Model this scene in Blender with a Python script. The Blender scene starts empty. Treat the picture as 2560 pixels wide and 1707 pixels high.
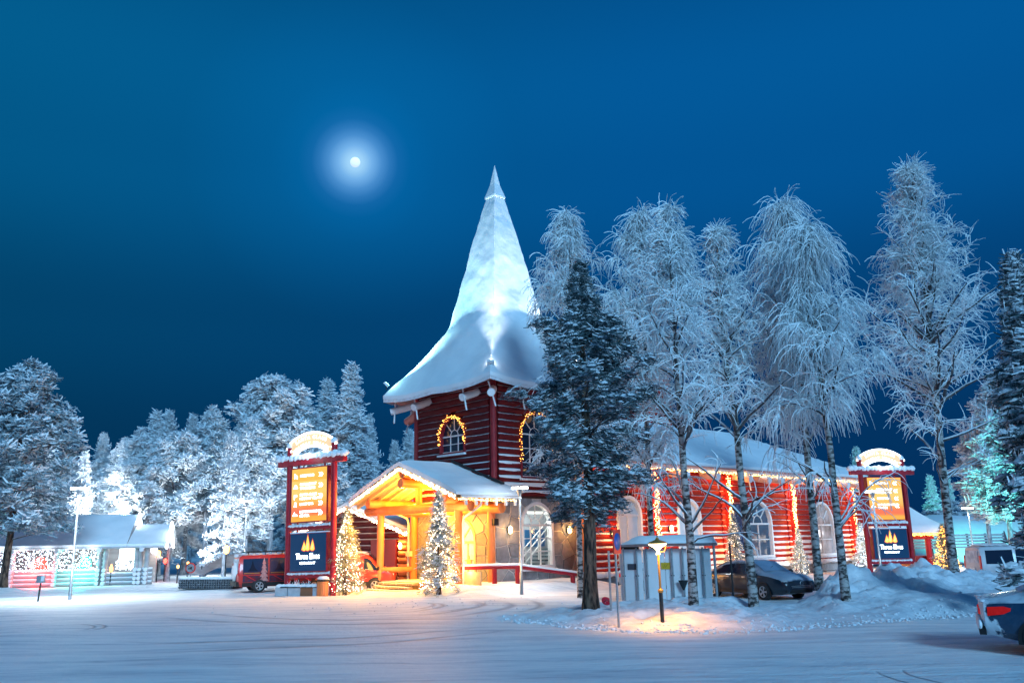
import bpy, math, random
import numpy as np
from mathutils import Vector, Matrix, noise

C = bpy.context.scene.collection
SC = bpy.context.scene
PI = math.pi
RAD = math.radians

# ------------------------------------------------------------------ camera
F_PX, ROLL, EYE = 2080.0, RAD(1.0), 2.5
PITCH = math.atan(489.5 / F_PX)
FW = np.array([0, math.cos(PITCH), math.sin(PITCH)])
_u = np.array([0, -math.sin(PITCH), math.cos(PITCH)])
_r = np.array([1.0, 0, 0])
RT = _r * math.cos(ROLL) - _u * math.sin(ROLL)
UP = _r * math.sin(ROLL) + _u * math.cos(ROLL)
cam_d = bpy.data.cameras.new('camera')
cam = bpy.data.objects.new('camera', cam_d)
C.objects.link(cam)
m = Matrix(((RT[0], UP[0], -FW[0], 0), (RT[1], UP[1], -FW[1], 0), (RT[2], UP[2], -FW[2], EYE), (0, 0, 0, 1)))
cam.matrix_world = m
cam_d.sensor_width = 36
cam_d.lens = F_PX / 2560 * 36
cam_d.clip_end = 5000
SC.camera = cam

def ray(px, py):
    return FW + RT * (px - 1280) / F_PX + UP * (853.5 - py) / F_PX
def PY(px, py, Y):
    r = ray(px, py); q = r * (Y / r[1]); return Vector((q[0], q[1], q[2] + EYE))
def G(px, py, z=0.0):
    r = ray(px, py); q = r * ((z - EYE) / r[2]); return Vector((q[0], q[1], z))

# ------------------------------------------------------------------ sky, added front light, exposure
MOON_DIR = Vector(ray(888, 406)).normalized()
w = bpy.data.worlds.new('World'); SC.world = w; w.use_nodes = True
nt = w.node_tree; nt.nodes.clear()
def N(t, tree=nt, **k):
    n = tree.nodes.new(t)
    for a, b in k.items(): setattr(n, a, b)
    return n
out = N('ShaderNodeOutputWorld'); bg = N('ShaderNodeBackground')
tc = N('ShaderNodeTexCoord'); nrm = N('ShaderNodeVectorMath', operation='NORMALIZE')
nt.links.new(tc.outputs['Generated'], nrm.inputs[0])
sep = N('ShaderNodeSeparateXYZ'); nt.links.new(nrm.outputs[0], sep.inputs[0])
ramp = N('ShaderNodeValToRGB')
def set_ramp(r, stops, interp='LINEAR'):
    e = r.color_ramp; e.interpolation = interp
    while len(e.elements) > 1: e.elements.remove(e.elements[-1])
    e.elements[0].position, e.elements[0].color = stops[0][0], (*stops[0][1], 1)
    for p, c in stops[1:]:
        x = e.elements.new(p); x.color = (*c, 1)
set_ramp(ramp, [(0.0, (0.0008, 0.026, 0.10)), (0.10, (0.0008, 0.033, 0.12)), (0.24, (0.0008, 0.052, 0.18)), (0.40, (0.0008, 0.090, 0.30)),
                (0.50, (0.0008, 0.100, 0.325)), (0.62, (0.0008, 0.080, 0.26)), (1.0, (0.0008, 0.055, 0.19))], 'EASE')
nt.links.new(sep.outputs['Z'], ramp.inputs[0])
# the left of the sky is a little greener and darker than the right
mr = N('ShaderNodeMapRange'); mr.inputs[1].default_value = -0.55; mr.inputs[2].default_value = 0.15
nt.links.new(sep.outputs['X'], mr.inputs[0])
mul = N('ShaderNodeMix', data_type='RGBA', blend_type='MULTIPLY'); mul.inputs[0].default_value = 1
tint = N('ShaderNodeValToRGB'); set_ramp(tint, [(0.0, (1, 1.08, 0.82)), (1.0, (1, 1, 1))])
nt.links.new(mr.outputs[0], tint.inputs[0])
nt.links.new(ramp.outputs[0], mul.inputs[6]); nt.links.new(tint.outputs[0], mul.inputs[7])
# corona of thin ice cloud round the moon
dt = N('ShaderNodeVectorMath', operation='DOT_PRODUCT'); dt.inputs[1].default_value = MOON_DIR
nt.links.new(nrm.outputs[0], dt.inputs[0])
ac = N('ShaderNodeMath', operation='ARCCOSINE'); nt.links.new(dt.outputs['Value'], ac.inputs[0])
ma = N('ShaderNodeMapRange'); ma.inputs[2].default_value = RAD(10.8); nt.links.new(ac.outputs[0], ma.inputs[0])
halo = N('ShaderNodeValToRGB')
set_ramp(halo, [(0.0, (.38, .60, .72)), (0.045, (.34, .56, .68)), (0.10, (.17, .35, .55)), (0.16, (.065, .175, .34)), (0.21, (.024, .09, .21)),
                (0.26, (.005, .042, .12)), (0.34, (.0, .026, .075)), (0.5, (.0, .014, .04)), (1.0, (0, 0, 0))])
nt.links.new(ma.outputs[0], halo.inputs[0])
addn = N('ShaderNodeMix', data_type='RGBA', blend_type='ADD'); addn.inputs[0].default_value = 1
nt.links.new(mul.outputs[2], addn.inputs[6]); nt.links.new(halo.outputs[0], addn.inputs[7])
nt.links.new(addn.outputs[2], bg.inputs[0]); bg.inputs[1].default_value = 1.0
nt.links.new(bg.outputs[0], out.inputs[0])

sun_d = bpy.data.lights.new('sun', 'SUN'); sun_d.energy = 2.6; sun_d.angle = RAD(16); sun_d.color = (0.30, 0.67, 1.0)  # sun lamp added behind the camera, standing in for off-frame town glow
sun = bpy.data.objects.new('sun', sun_d); C.objects.link(sun)
sun.rotation_euler = Vector((-0.30, 0.80, -0.40)).to_track_quat('-Z', 'Y').to_euler()
SC.view_settings.view_transform = 'Standard'; SC.view_settings.look = 'None'
SC.view_settings.exposure = 0; SC.view_settings.gamma = 1; SC.view_settings.use_curve_mapping = False
cy = SC.cycles
cy.use_denoising = True; cy.max_bounces = 4; cy.diffuse_bounces = 2; cy.glossy_bounces = 2; cy.transparent_max_bounces = 4
cy.sample_clamp_indirect = 4.0

# ------------------------------------------------------------------ materials
MATS = {}
def mat(name, c1, c2=None, scale=4.0, rough=0.7, bump=0.0, bscale=None, snow=None, metal=0.0, emit=None, estr=0.0, stretch=None, spec=0.35,
        snow_noise=6.0, snow_col=(.78, .82, .88), contrast=(0.35, 0.65), sample=True, coat=0.0, detail=4.0):
    if name in MATS: return MATS[name]
    M = bpy.data.materials.new(name); M.use_nodes = True
    t = M.node_tree; b = t.nodes['Principled BSDF']; L = t.links.new
    b.inputs['Roughness'].default_value = rough; b.inputs['Metallic'].default_value = metal
    b.inputs['Specular IOR Level'].default_value = spec
    b.inputs['Coat Weight'].default_value = coat
    co = N('ShaderNodeTexCoord', t)
    src = co.outputs['Object']
    if stretch:
        mp = N('ShaderNodeMapping', t); mp.inputs['Scale'].default_value = stretch
        L(src, mp.inputs[0]); src = mp.outputs[0]
    col = None
    if c2 is not None:
        nz = N('ShaderNodeTexNoise', t); nz.inputs['Scale'].default_value = scale; nz.inputs['Detail'].default_value = detail
        L(src, nz.inputs['Vector'])
        r = N('ShaderNodeValToRGB', t); set_ramp(r, [(contrast[0], c1), (contrast[1], c2)])
        L(nz.outputs[0], r.inputs[0]); col = r.outputs[0]
    if snow is not None:
        g = N('ShaderNodeNewGeometry', t); sp = N('ShaderNodeSeparateXYZ', t); L(g.outputs['Normal'], sp.inputs[0])
        n2 = N('ShaderNodeTexNoise', t); n2.inputs['Scale'].default_value = snow_noise; L(co.outputs['Object'], n2.inputs['Vector'])
        a = N('ShaderNodeMath', t, operation='MULTIPLY_ADD'); a.inputs[1].default_value = 0.9; L(n2.outputs[0], a.inputs[0]); L(sp.outputs['Z'], a.inputs[2])
        rr = N('ShaderNodeMapRange', t); rr.inputs[1].default_value = snow + .45 - .12; rr.inputs[2].default_value = snow + .45 + .12; L(a.outputs[0], rr.inputs[0])
        mx = N('ShaderNodeMix', t, data_type='RGBA'); L(rr.outputs[0], mx.inputs[0])
        if col is not None: L(col, mx.inputs[6])
        else: mx.inputs[6].default_value = (*c1, 1)
        mx.inputs[7].default_value = (*snow_col, 1); col = mx.outputs[2]
        m2 = N('ShaderNodeMapRange', t); m2.inputs[3].default_value = rough; m2.inputs[4].default_value = .8; L(rr.outputs[0], m2.inputs[0]); L(m2.outputs[0], b.inputs['Roughness'])
    if col is not None: L(col, b.inputs['Base Color'])
    else: b.inputs['Base Color'].default_value = (*c1, 1)
    if bump:
        nb = N('ShaderNodeTexNoise', t); nb.inputs['Scale'].default_value = bscale or scale * 3; nb.inputs['Detail'].default_value = 5
        L(src, nb.inputs['Vector'])
        bp = N('ShaderNodeBump', t); bp.inputs['Strength'].default_value = min(1, bump * 6); bp.inputs['Distance'].default_value = bump
        L(nb.outputs[0], bp.inputs['Height']); L(bp.outputs[0], b.inputs['Normal'])
    if emit:
        b.inputs['Emission Color'].default_value = (*emit, 1); b.inputs['Emission Strength'].default_value = estr
        if not sample: M.cycles.emission_sampling = 'NONE'
    MATS[name] = M
    return M

SNOW = mat('snow', (.80, .83, .88), (.86, .88, .92), 1.5, .75, .03, 7)
SNOW_ROOF = mat('roof_snow', (.78, .81, .86), (.87, .89, .93), .9, .78, .055, 3.2)
FROST = mat('frost', (.74, .78, .84), (.86, .89, .93), 3, .8)
RED_LOG = mat('shaded_red_log_paint', (.085, .006, .010), (.14, .010, .013), 3, .7, .03, 10, stretch=(.25, 1, 1), snow=.70, snow_noise=9, spec=.15)  # same paint as the hall logs, with the shade put into the colour
RED_LOG_HALL = mat('lit_red_log_paint', (.30, .012, .010), (.44, .024, .015), 3, .6, .02, 10, stretch=(.25, 1, 1), spec=.12, snow=.80, snow_noise=9)  # brighter copy of the one red log paint, for the better lit walls
RED_TRIM = mat('red_trim', (.20, .012, .02), (.27, .02, .028), 5, .5, .01)
RED_SIGN = mat('sign_red_paint', (.28, .008, .02), (.38, .014, .03), 4, .4, .005)
STAIN = mat('stained_timber', (.60, .17, .05), (.72, .24, .08), 3, .5, .015, 8, stretch=(1, 1, .3))
CEIL = mat('pale_ceiling_board', (.72, .52, .28), (.80, .60, .36), 4, .6, .01)
SOFFIT = mat('pink_soffit', (.55, .22, .18), (.62, .27, .22), 3, .6, .01)
FROST_LOG = mat('frosted_timber', (.66, .66, .70), (.80, .82, .86), 5, .8, .01)
WHITE = mat('white_paint', (.78, .79, .80), None, rough=.45)
DARKGAP = mat('dark_chinking', (.03, .012, .012), None, rough=.9)
STONE = [mat('flagstone_' + n, a, b, 5, .6, .02, 9) for n, a, b in (('grey', (.20, .22, .25), (.28, .30, .33)), ('pale', (.26, .28, .30), (.34, .36, .38)), ('slate', (.15, .17, .20), (.22, .24, .28)))]
MORTAR = mat('mortar', (.50, .50, .50), (.60, .60, .60), 12, .9, .01)
GLASS = mat('dark_glass', (.012, .022, .045), None, rough=.06, spec=.6)
BLIND = mat('frosted_blind', (.62, .64, .66), (.70, .72, .74), 2, .5, emit=(.75, .85, 1), estr=.06)
METAL = mat('galvanised_metal', (.30, .33, .36), (.40, .43, .46), 8, .4, metal=.6)
DARKMETAL = mat('dark_metal', (.03, .035, .04), None, rough=.5, metal=.3)
BLACK = mat('black_plastic', (.012, .012, .014), None, rough=.5)
RUBBER = mat('tyre_rubber', (.02, .02, .022), (.04, .04, .045), 20, .85)
ALLOY = mat('alloy', (.55, .56, .58), None, rough=.3, metal=.8)
BARK_PINE = mat('pine_bark', (.016, .012, .011), (.17, .105, .075), 9, .95, .07, 12, stretch=(1, 1, .28), contrast=(.40, .62), detail=8)
BARK_BIRCH = mat('birch_bark', (.035, .03, .03), (.42, .39, .38), 4.5, .8, .02, 12, stretch=(1, 1, 2.2), contrast=(.42, .56))
LIMB = mat('snowy_limb', (.05, .045, .05), (.14, .13, .135), 5, .85, snow=.05)
TWIG = mat('frosted_twig', (.87, .92, .96), (.93, .96, .98), 2, .8)
NEEDLE = mat('needle_green', (.020, .050, .050), (.055, .10, .10), 3, .7)
NEEDLE_FROST = mat('frosted_needle', (.60, .68, .74), (.80, .85, .89), 2, .8)
NEEDLE_WARM = mat('christmas_needle', (.16, .18, .09), (.32, .32, .20), 4, .7)
WARMBULB = mat('warm_bulb', (1, .8, .5), emit=(1.0, .60, .20), estr=9, sample=False)
ORANGEBULB = mat('orange_bulb', (1, .6, .2), emit=(1.0, .42, .07), estr=7, sample=False)
PINKBULB = mat('pale_bulb', (1, .9, .8), emit=(1.0, .74, .50), estr=11, sample=False)
COOLBULB = mat('cool_bulb', (.9, .95, 1), emit=(.72, .87, 1.0), estr=7, sample=False)
LAMPWHITE = mat('lamp_white', (1, 1, 1), emit=(.82, .95, 1.0), estr=14)
LAMPWARM = mat('lamp_warm', (1, .8, .5), emit=(1.0, .66, .28), estr=14)
NEON = mat('neon_white', (1, 1, 1), emit=(.86, .95, 1.0), estr=5)
LETTER = mat('lit_letter', (1, 1, 1), emit=(.95, .97, 1.0), estr=3.2, sample=False)
BANNERFACE = mat('lit_arch_face', (.5, .35, .2), emit=(1.0, .60, .30), estr=.72)
GOLD = mat('lit_crown', (1, .6, .1), emit=(1.0, .50, .07), estr=1.15, sample=False)
BOARD_DARK = mat('dark_blue_board', (.006, .022, .065), None, rough=.35, emit=(.0, .06, .16), estr=.35)
CRIMSON_LIGHT = mat('red_light', (1, .1, .1), emit=(1.0, .05, .03), estr=8, sample=False)

def board_mat():
    """the lit orange direction board: flat printed bands of yellow, orange and red"""
    M = bpy.data.materials.new('lit_direction_board'); M.use_nodes = True
    t = M.node_tree; b = t.nodes['Principled BSDF']; L = t.links.new
    co = N('ShaderNodeTexCoord', t); sp = N('ShaderNodeSeparateXYZ', t); L(co.outputs['Generated'], sp.inputs[0])
    r = N('ShaderNodeValToRGB', t)
    set_ramp(r, [(0, (1, .42, .0)), (.095, (1, .36, .0)), (.10, (1, .20, .01)), (.16, (.95, .085, .02)), (.22, (.95, .10, .03)), (.30, (1, .28, .01)),
                 (.38, (1, .46, .05)), (.55, (1, .60, .12)), (.765, (1, .58, .10)), (.77, (1, .42, .01)), (.80, (1, .47, .02)), (1, (1, .47, .03))])
    L(sp.outputs['Z'], r.inputs[0]); L(r.outputs[0], b.inputs['Emission Color']); b.inputs['Emission Strength'].default_value = .95
    b.inputs['Base Color'].default_value = (.3, .15, .05, 1)
    return M
BOARD_LIT = board_mat()

# ------------------------------------------------------------------ mesh helpers
def fin(o, parent=None, **props):
    C.objects.link(o)
    if parent is not None: o.parent = parent
    for k, v in props.items(): o[k] = v
    return o
def thing(name, label, cat, loc=(0, 0, 0), rotz=0.0, group=None, kind=None):
    o = bpy.data.objects.new(name, None); C.objects.link(o)
    o.location = loc; o.rotation_euler = (0, 0, rotz); o.empty_display_size = .2
    return tag(o, label, cat, group, kind)
def tag(o, label, cat, group=None, kind=None):
    o['label'] = label; o['category'] = cat
    if group: o['group'] = group
    if kind: o['kind'] = kind
    return o

class MB:
    def __init__(s): s.v = []; s.f = []; s.m = []; s.s = []
    def add(s, vs, fs, mi=0, smooth=False):
        n = len(s.v); s.v.extend([tuple(p) for p in vs])
        for f in fs: s.f.append([i + n for i in f]); s.m.append(mi); s.s.append(smooth)
        return s
    def box(s, c, d, R=None, mi=0):
        c = Vector(c); P = []
        for x in (-.5, .5):
            for y in (-.5, .5):
                for z in (-.5, .5):
                    p = Vector((x * d[0], y * d[1], z * d[2]))
                    P.append(c + (R @ p if R is not None else p))
        return s.add(P, [(0, 1, 3, 2), (4, 6, 7, 5), (0, 4, 5, 1), (2, 3, 7, 6), (0, 2, 6, 4), (1, 5, 7, 3)], mi)
    def bar(s, a, b, wd, hg, mi=0, up=(0, 0, 1)):
        a, b = Vector(a), Vector(b); x = (b - a); l = x.length; x = x / l
        y = Vector(up).cross(x)
        if y.length < 1e-3: y = Vector((0, 1, 0)).cross(x)
        y.normalize(); z = x.cross(y)
        R = Matrix((x, y, z)).transposed()
        return s.box((a + b) / 2, (l, wd, hg), R, mi)
    def tube(s, path, r, n=8, mi=0, caps=True, capmi=None, smooth=True):
        P = [Vector(p) for p in path]; k = len(P)
        if not hasattr(r, '__len__'): r = [r] * k
        rings = []; prev = None
        for i in range(k):
            t = (P[min(i + 1, k - 1)] - P[max(i - 1, 0)]).normalized()
            if prev is None:
                a = t.cross(Vector((0, 0, 1)))
                if a.length < .05: a = t.cross(Vector((1, 0, 0)))
            else: a = prev - t * prev.dot(t)
            a.normalize(); prev = a; b = t.cross(a)
            rings.append([P[i] + (a * math.cos(2 * PI * j / n) + b * math.sin(2 * PI * j / n)) * r[i] for j in range(n)])
        vs = [p for q in rings for p in q]
        fs = [(i * n + j, i * n + (j + 1) % n, (i + 1) * n + (j + 1) % n, (i + 1) * n + j) for i in range(k - 1) for j in range(n)]
        s.add(vs, fs, mi, smooth)
        if caps:
            cm = mi if capmi is None else capmi
            s.add(rings[0], [tuple(range(n))[::-1]], cm); s.add(rings[-1], [tuple(range(n))], cm)
        return s
    def prism(s, poly, T, d0, d1, mi=0, side=None):
        """poly: [(a,b)] ; T(a,d,b)->xyz ; extruded from d0 to d1 (d1 = front)"""
        n = len(poly)
        A = [T(a, d0, b) for a, b in poly]; B = [T(a, d1, b) for a, b in poly]
        s.add(B, [tuple(range(n))], mi)
        s.add(A + B, [(i, (i + 1) % n, n + (i + 1) % n, n + i) for i in range(n)], mi if side is None else side)
        return s
    def lathe(s, prof, n=14, mi=0, T=None, smooth=True):
        """prof [(r,h)] round the local z axis"""
        T = T or (lambda p: p)
        vs = [T(Vector((r * math.cos(2 * PI * j / n), r * math.sin(2 * PI * j / n), h))) for r, h in prof for j in range(n)]
        fs = [(i * n + j, i * n + (j + 1) % n, (i + 1) * n + (j + 1) % n, (i + 1) * n + j) for i in range(len(prof) - 1) for j in range(n)]
        s.add(vs, fs, mi, smooth); return s
    def octa(s, c, r, mi=0):
        x, y, z = c
        return s.add([(x + r, y, z), (x - r, y, z), (x, y + r, z), (x, y - r, z), (x, y, z + r), (x, y, z - r)],
                     [(0, 2, 4), (2, 1, 4), (1, 3, 4), (3, 0, 4), (2, 0, 5), (1, 2, 5), (3, 1, 5), (0, 3, 5)], mi)
    def blob(s, c, rad, seed=0, mi=0, n=8, k=5, amp=.2):
        rnd = random.Random(seed); c = Vector(c); vs = []
        for i in range(k + 1):
            th = PI * i / k
            for j in range(n):
                ph = 2 * PI * j / n
                q = 1 + amp * (rnd.random() - .5) * 2
                vs.append(c + Vector((rad[0] * math.sin(th) * math.cos(ph) * q, rad[1] * math.sin(th) * math.sin(ph) * q, rad[2] * math.cos(th) * (q if 0 < i < k else 1))))
        fs = [(i * n + j, i * n + (j + 1) % n, (i + 1) * n + (j + 1) % n, (i + 1) * n + j) for i in range(k) for j in range(n)]
        return s.add(vs, [f[::-1] for f in fs], mi, True)
    def mesh(s, name, mats):
        me = bpy.data.meshes.new(name)
        me.from_pydata(s.v, [], s.f)
        for x in (mats if isinstance(mats, (list, tuple)) else [mats]): me.materials.append(x)
        me.polygons.foreach_set('material_index', s.m); me.polygons.foreach_set('use_smooth', s.s)
        me.update(); return me
    def build(s, name, mats, parent=None, **props):
        return fin(bpy.data.objects.new(name, s.mesh(name, mats)), parent, **props)

def np_mesh(name, V, Fq, mats, mi=None, smooth=False):
    V = np.asarray(V, np.float32); Fq = np.asarray(Fq, np.int32)
    me = bpy.data.meshes.new(name); k = Fq.shape[1]; n = len(Fq)
    me.vertices.add(len(V)); me.vertices.foreach_set('co', V.ravel())
    me.loops.add(n * k); me.loops.foreach_set('vertex_index', Fq.ravel())
    me.polygons.add(n); me.polygons.foreach_set('loop_start', np.arange(0, n * k, k, dtype=np.int32))
    for x in mats: me.materials.append(x)
    if mi is not None: me.polygons.foreach_set('material_index', np.asarray(mi, np.int32))
    me.polygons.foreach_set('use_smooth', np.full(n, smooth))
    me.update(calc_edges=True); return me

def copy_tree(o, parent=None):
    c = o.copy(); C.objects.link(c); c.parent = parent
    for ch in list(o.children): copy_tree(ch, c)
    return c

def lamp(name, kind, loc, energy, color, parent=None, size=.1, aim=None, spot=None, blend=.5):
    d = bpy.data.lights.new(name, kind); d.energy = energy; d.color = color
    if kind in ('POINT', 'SPOT'): d.shadow_soft_size = size
    if kind == 'AREA': d.size = size
    if spot: d.spot_size = RAD(spot); d.spot_blend = blend
    o = bpy.data.objects.new(name, d); C.objects.link(o); o.location = loc
    if aim is not None: o.rotation_euler = (Vector(aim) - Vector(loc)).to_track_quat('-Z', 'Y').to_euler()
    if parent is not None: o.parent = parent
    return o

_glyph = {}
def glyph(body, bold=.012):
    if (body, bold) in _glyph: return _glyph[(body, bold)]
    cu = bpy.data.curves.new('lettering', 'FONT'); cu.body = body; cu.size = 1; cu.offset = bold; cu.resolution_u = 3
    cu.align_x = 'LEFT'
    o = bpy.data.objects.new('lettering', cu); C.objects.link(o)
    dg = bpy.context.evaluated_depsgraph_get(); dg.update()
    me = bpy.data.meshes.new_from_object(o.evaluated_get(dg))
    vs = [(v.co.x, v.co.y) for v in me.vertices]; fs = [tuple(p.vertices) for p in me.polygons]
    bpy.data.objects.remove(o); bpy.data.meshes.remove(me); bpy.data.curves.remove(cu)
    wd = max([x for x, y in vs], default=.3)
    _glyph[(body, bold)] = (vs, fs, wd); return _glyph[(body, bold)]
def text(mb, body, size, T, x0, z0, d, align='L', mi=0, bold=.012, wide=1.0):
    vs, fs, wd = glyph(body, bold)
    off = {'L': 0, 'C': -wd / 2, 'R': -wd}[align]
    mb.add([T(x0 + (x + off) * size * wide, d, z0 + y * size) for x, y in vs], fs, mi)

# log template (along +x, unit length, unit radius, slightly out of round)
LOG_MESHES = {}
def log_mesh(matname, M, ends):
    k = (matname, ends.name)
    if k in LOG_MESHES: return LOG_MESHES[k]
    L = []
    for v in range(4):
        rnd = random.Random(v + 5); mb = MB(); n = 9; rings = []
        xs = [0, .2, .4, .6, .8, 1.0]
        for x in xs:
            q = 1 + rnd.uniform(-.05, .05); oy, oz = rnd.uniform(-.05, .05), rnd.uniform(-.05, .05)
            rings.append([(x, oy + q * math.cos(2 * PI * j / n), oz + q * math.sin(2 * PI * j / n)) for j in range(n)])
        mb.add([p for r in rings for p in r], [(i * n + j, (i + 1) * n + j, (i + 1) * n + (j + 1) % n, i * n + (j + 1) % n)[::-1] for i in range(len(xs) - 1) for j in range(n)], 0, True)
        mb.add(rings[0], [tuple(range(n))[::-1]], 1); mb.add(rings[-1], [tuple(range(n))], 1)
        L.append(mb.mesh('log', [M, ends]))
    LOG_MESHES[k] = L; return L
def add_log(parent, a, b, r, M, ends=None, rnd=random, name='log'):
    a, b = Vector(a), Vector(b); d = b - a
    o = bpy.data.objects.new(name, rnd.choice(log_mesh(M.name, M, ends or M)))
    o.location = a; o.rotation_mode = 'QUATERNION'; o.rotation_quaternion = d.to_track_quat('X', 'Z')
    o.scale = (d.length, r, r)
    return fin(o, parent)

# ------------------------------------------------------------------ the ground
def lerp_tab(x, tab):
    if x <= tab[0][0]: return tab[0][1]
    for (a, p), (b, q) in zip(tab, tab[1:]):
        if x <= b: return p + (q - p) * (x - a) / (b - a)
    return tab[-1][1]
def sstep(a, b, x):
    t = max(0.0, min(1.0, (x - a) / (b - a))); return t * t * (3 - 2 * t)
TOW, TROT = Vector((-1.02, 42.0, 0)), RAD(43)
UX, UY = Vector((math.cos(TROT), math.sin(TROT), 0)), Vector((-math.sin(TROT), math.cos(TROT), 0))
def TW(x, y, z=0.0): return TOW + UX * x + UY * y + Vector((0, 0, z))
def ground(x, y):
    p = Vector((x, y, 0)); q = p - TOW; lx, ly = q.dot(UX), q.dot(UY)
    h = -.12 * sstep(-4, -9, x) * sstep(38, 44, y)
    h += .42 * sstep(-1.8, .0, -abs(ly + .5) + 1.0) * sstep(-4.0, -2.2, lx) * sstep(7.5, 4.5, lx)          # snow piled along the tower foot
    h += .30 * math.exp(-((lx + 3.0) / .9) ** 2) * sstep(-.8, .8, ly) * sstep(8, 6.5, ly) * .5
    h += .12 * math.exp(-((x + 23.5) / 4.0) ** 2 - ((y - 43.9) / .6) ** 2)
    h += .35 * math.exp(-((x + 30) / 1.6) ** 2 - ((y - 50) / 1.4) ** 2)
    h += .55 * sstep(-22, -18.5, x) * sstep(-10, -13, x) * sstep(57, 61, y)
    h -= .25 * sstep(14, 20, x) * sstep(36, 42, y)
    h += .05 * noise.noise(Vector((x * .25, y * .25, 0))) + .018 * noise.noise(Vector((x * .9, y * 2.2, 3)))
    return h
YN = [(-1, 27.5), (.5, 26.5), (1.5, 25), (3, 23.2), (5, 22.7), (7, 23.2), (10, 24.6), (14, 26.6), (18, 30), (24, 35.5), (34, 41)]
YFAR = [(-1, 28.5), (.5, 29.5), (2, 31), (4, 33), (7, 32.4), (8, 31.4), (10, 31.4), (12, 33.6), (16, 37.5), (22, 41.2), (34, 47)]
HC = [(-1, .0), (.5, .06), (2, .18), (4, .24), (6.5, .28), (8, .04), (9.8, .07), (10.8, .42), (12.2, .92), (15, .95), (18, .78), (21, .45), (28, .35), (33, 0)]
def bank(x, y):
    a, b = lerp_tab(x, YN), lerp_tab(x, YFAR)
    t = (y - a) / (b - a)
    if t < -.2 or t > 1.2 or x < -1 or x > 34: return -.3
    k = sstep(8, 10, x)
    e1 = sstep(0, .3, t) * sstep(1.02, .8, t)
    e2 = (.30 * sstep(0, .25, t) + .70 * sstep(.3, .74, t)) * sstep(1.03, .84, t)
    e = e1 * (1 - k) + e2 * k
    hc = lerp_tab(x, HC)
    n1 = noise.noise(Vector((x * .55, y * .8, 7.1))); n2 = noise.noise(Vector((x * 1.5, y * 1.9, 2.3))); n3 = abs(noise.noise(Vector((x * 3.4, y * 3.8, 5.2))))
    h = hc * e * (1 + .45 * n1 + .22 * n2) + e * (.20 * n2 * (.3 + hc) + .20 * n3 * (.4 + hc) - .04) + e * (.05 * noise.noise(Vector((x * 6.5, y * 7, 1.2))) + .07 * max(0, noise.noise(Vector((x * 2.6, y * 3.1, 9.1))) - .15))
    h += .34 * math.exp(-((x - 7.7) / .55) ** 2 - ((y - 31.2) / .5) ** 2) + .28 * math.exp(-((x - 10.2) / .5) ** 2 - ((y - 27.6) / .5) ** 2)
    return h - .05 * (1 - sstep(0, .12, t)) - .06 * (1 - sstep(1.1, .95, t))
def gz(x, y): return max(ground(x, y), bank(x, y))

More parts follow.
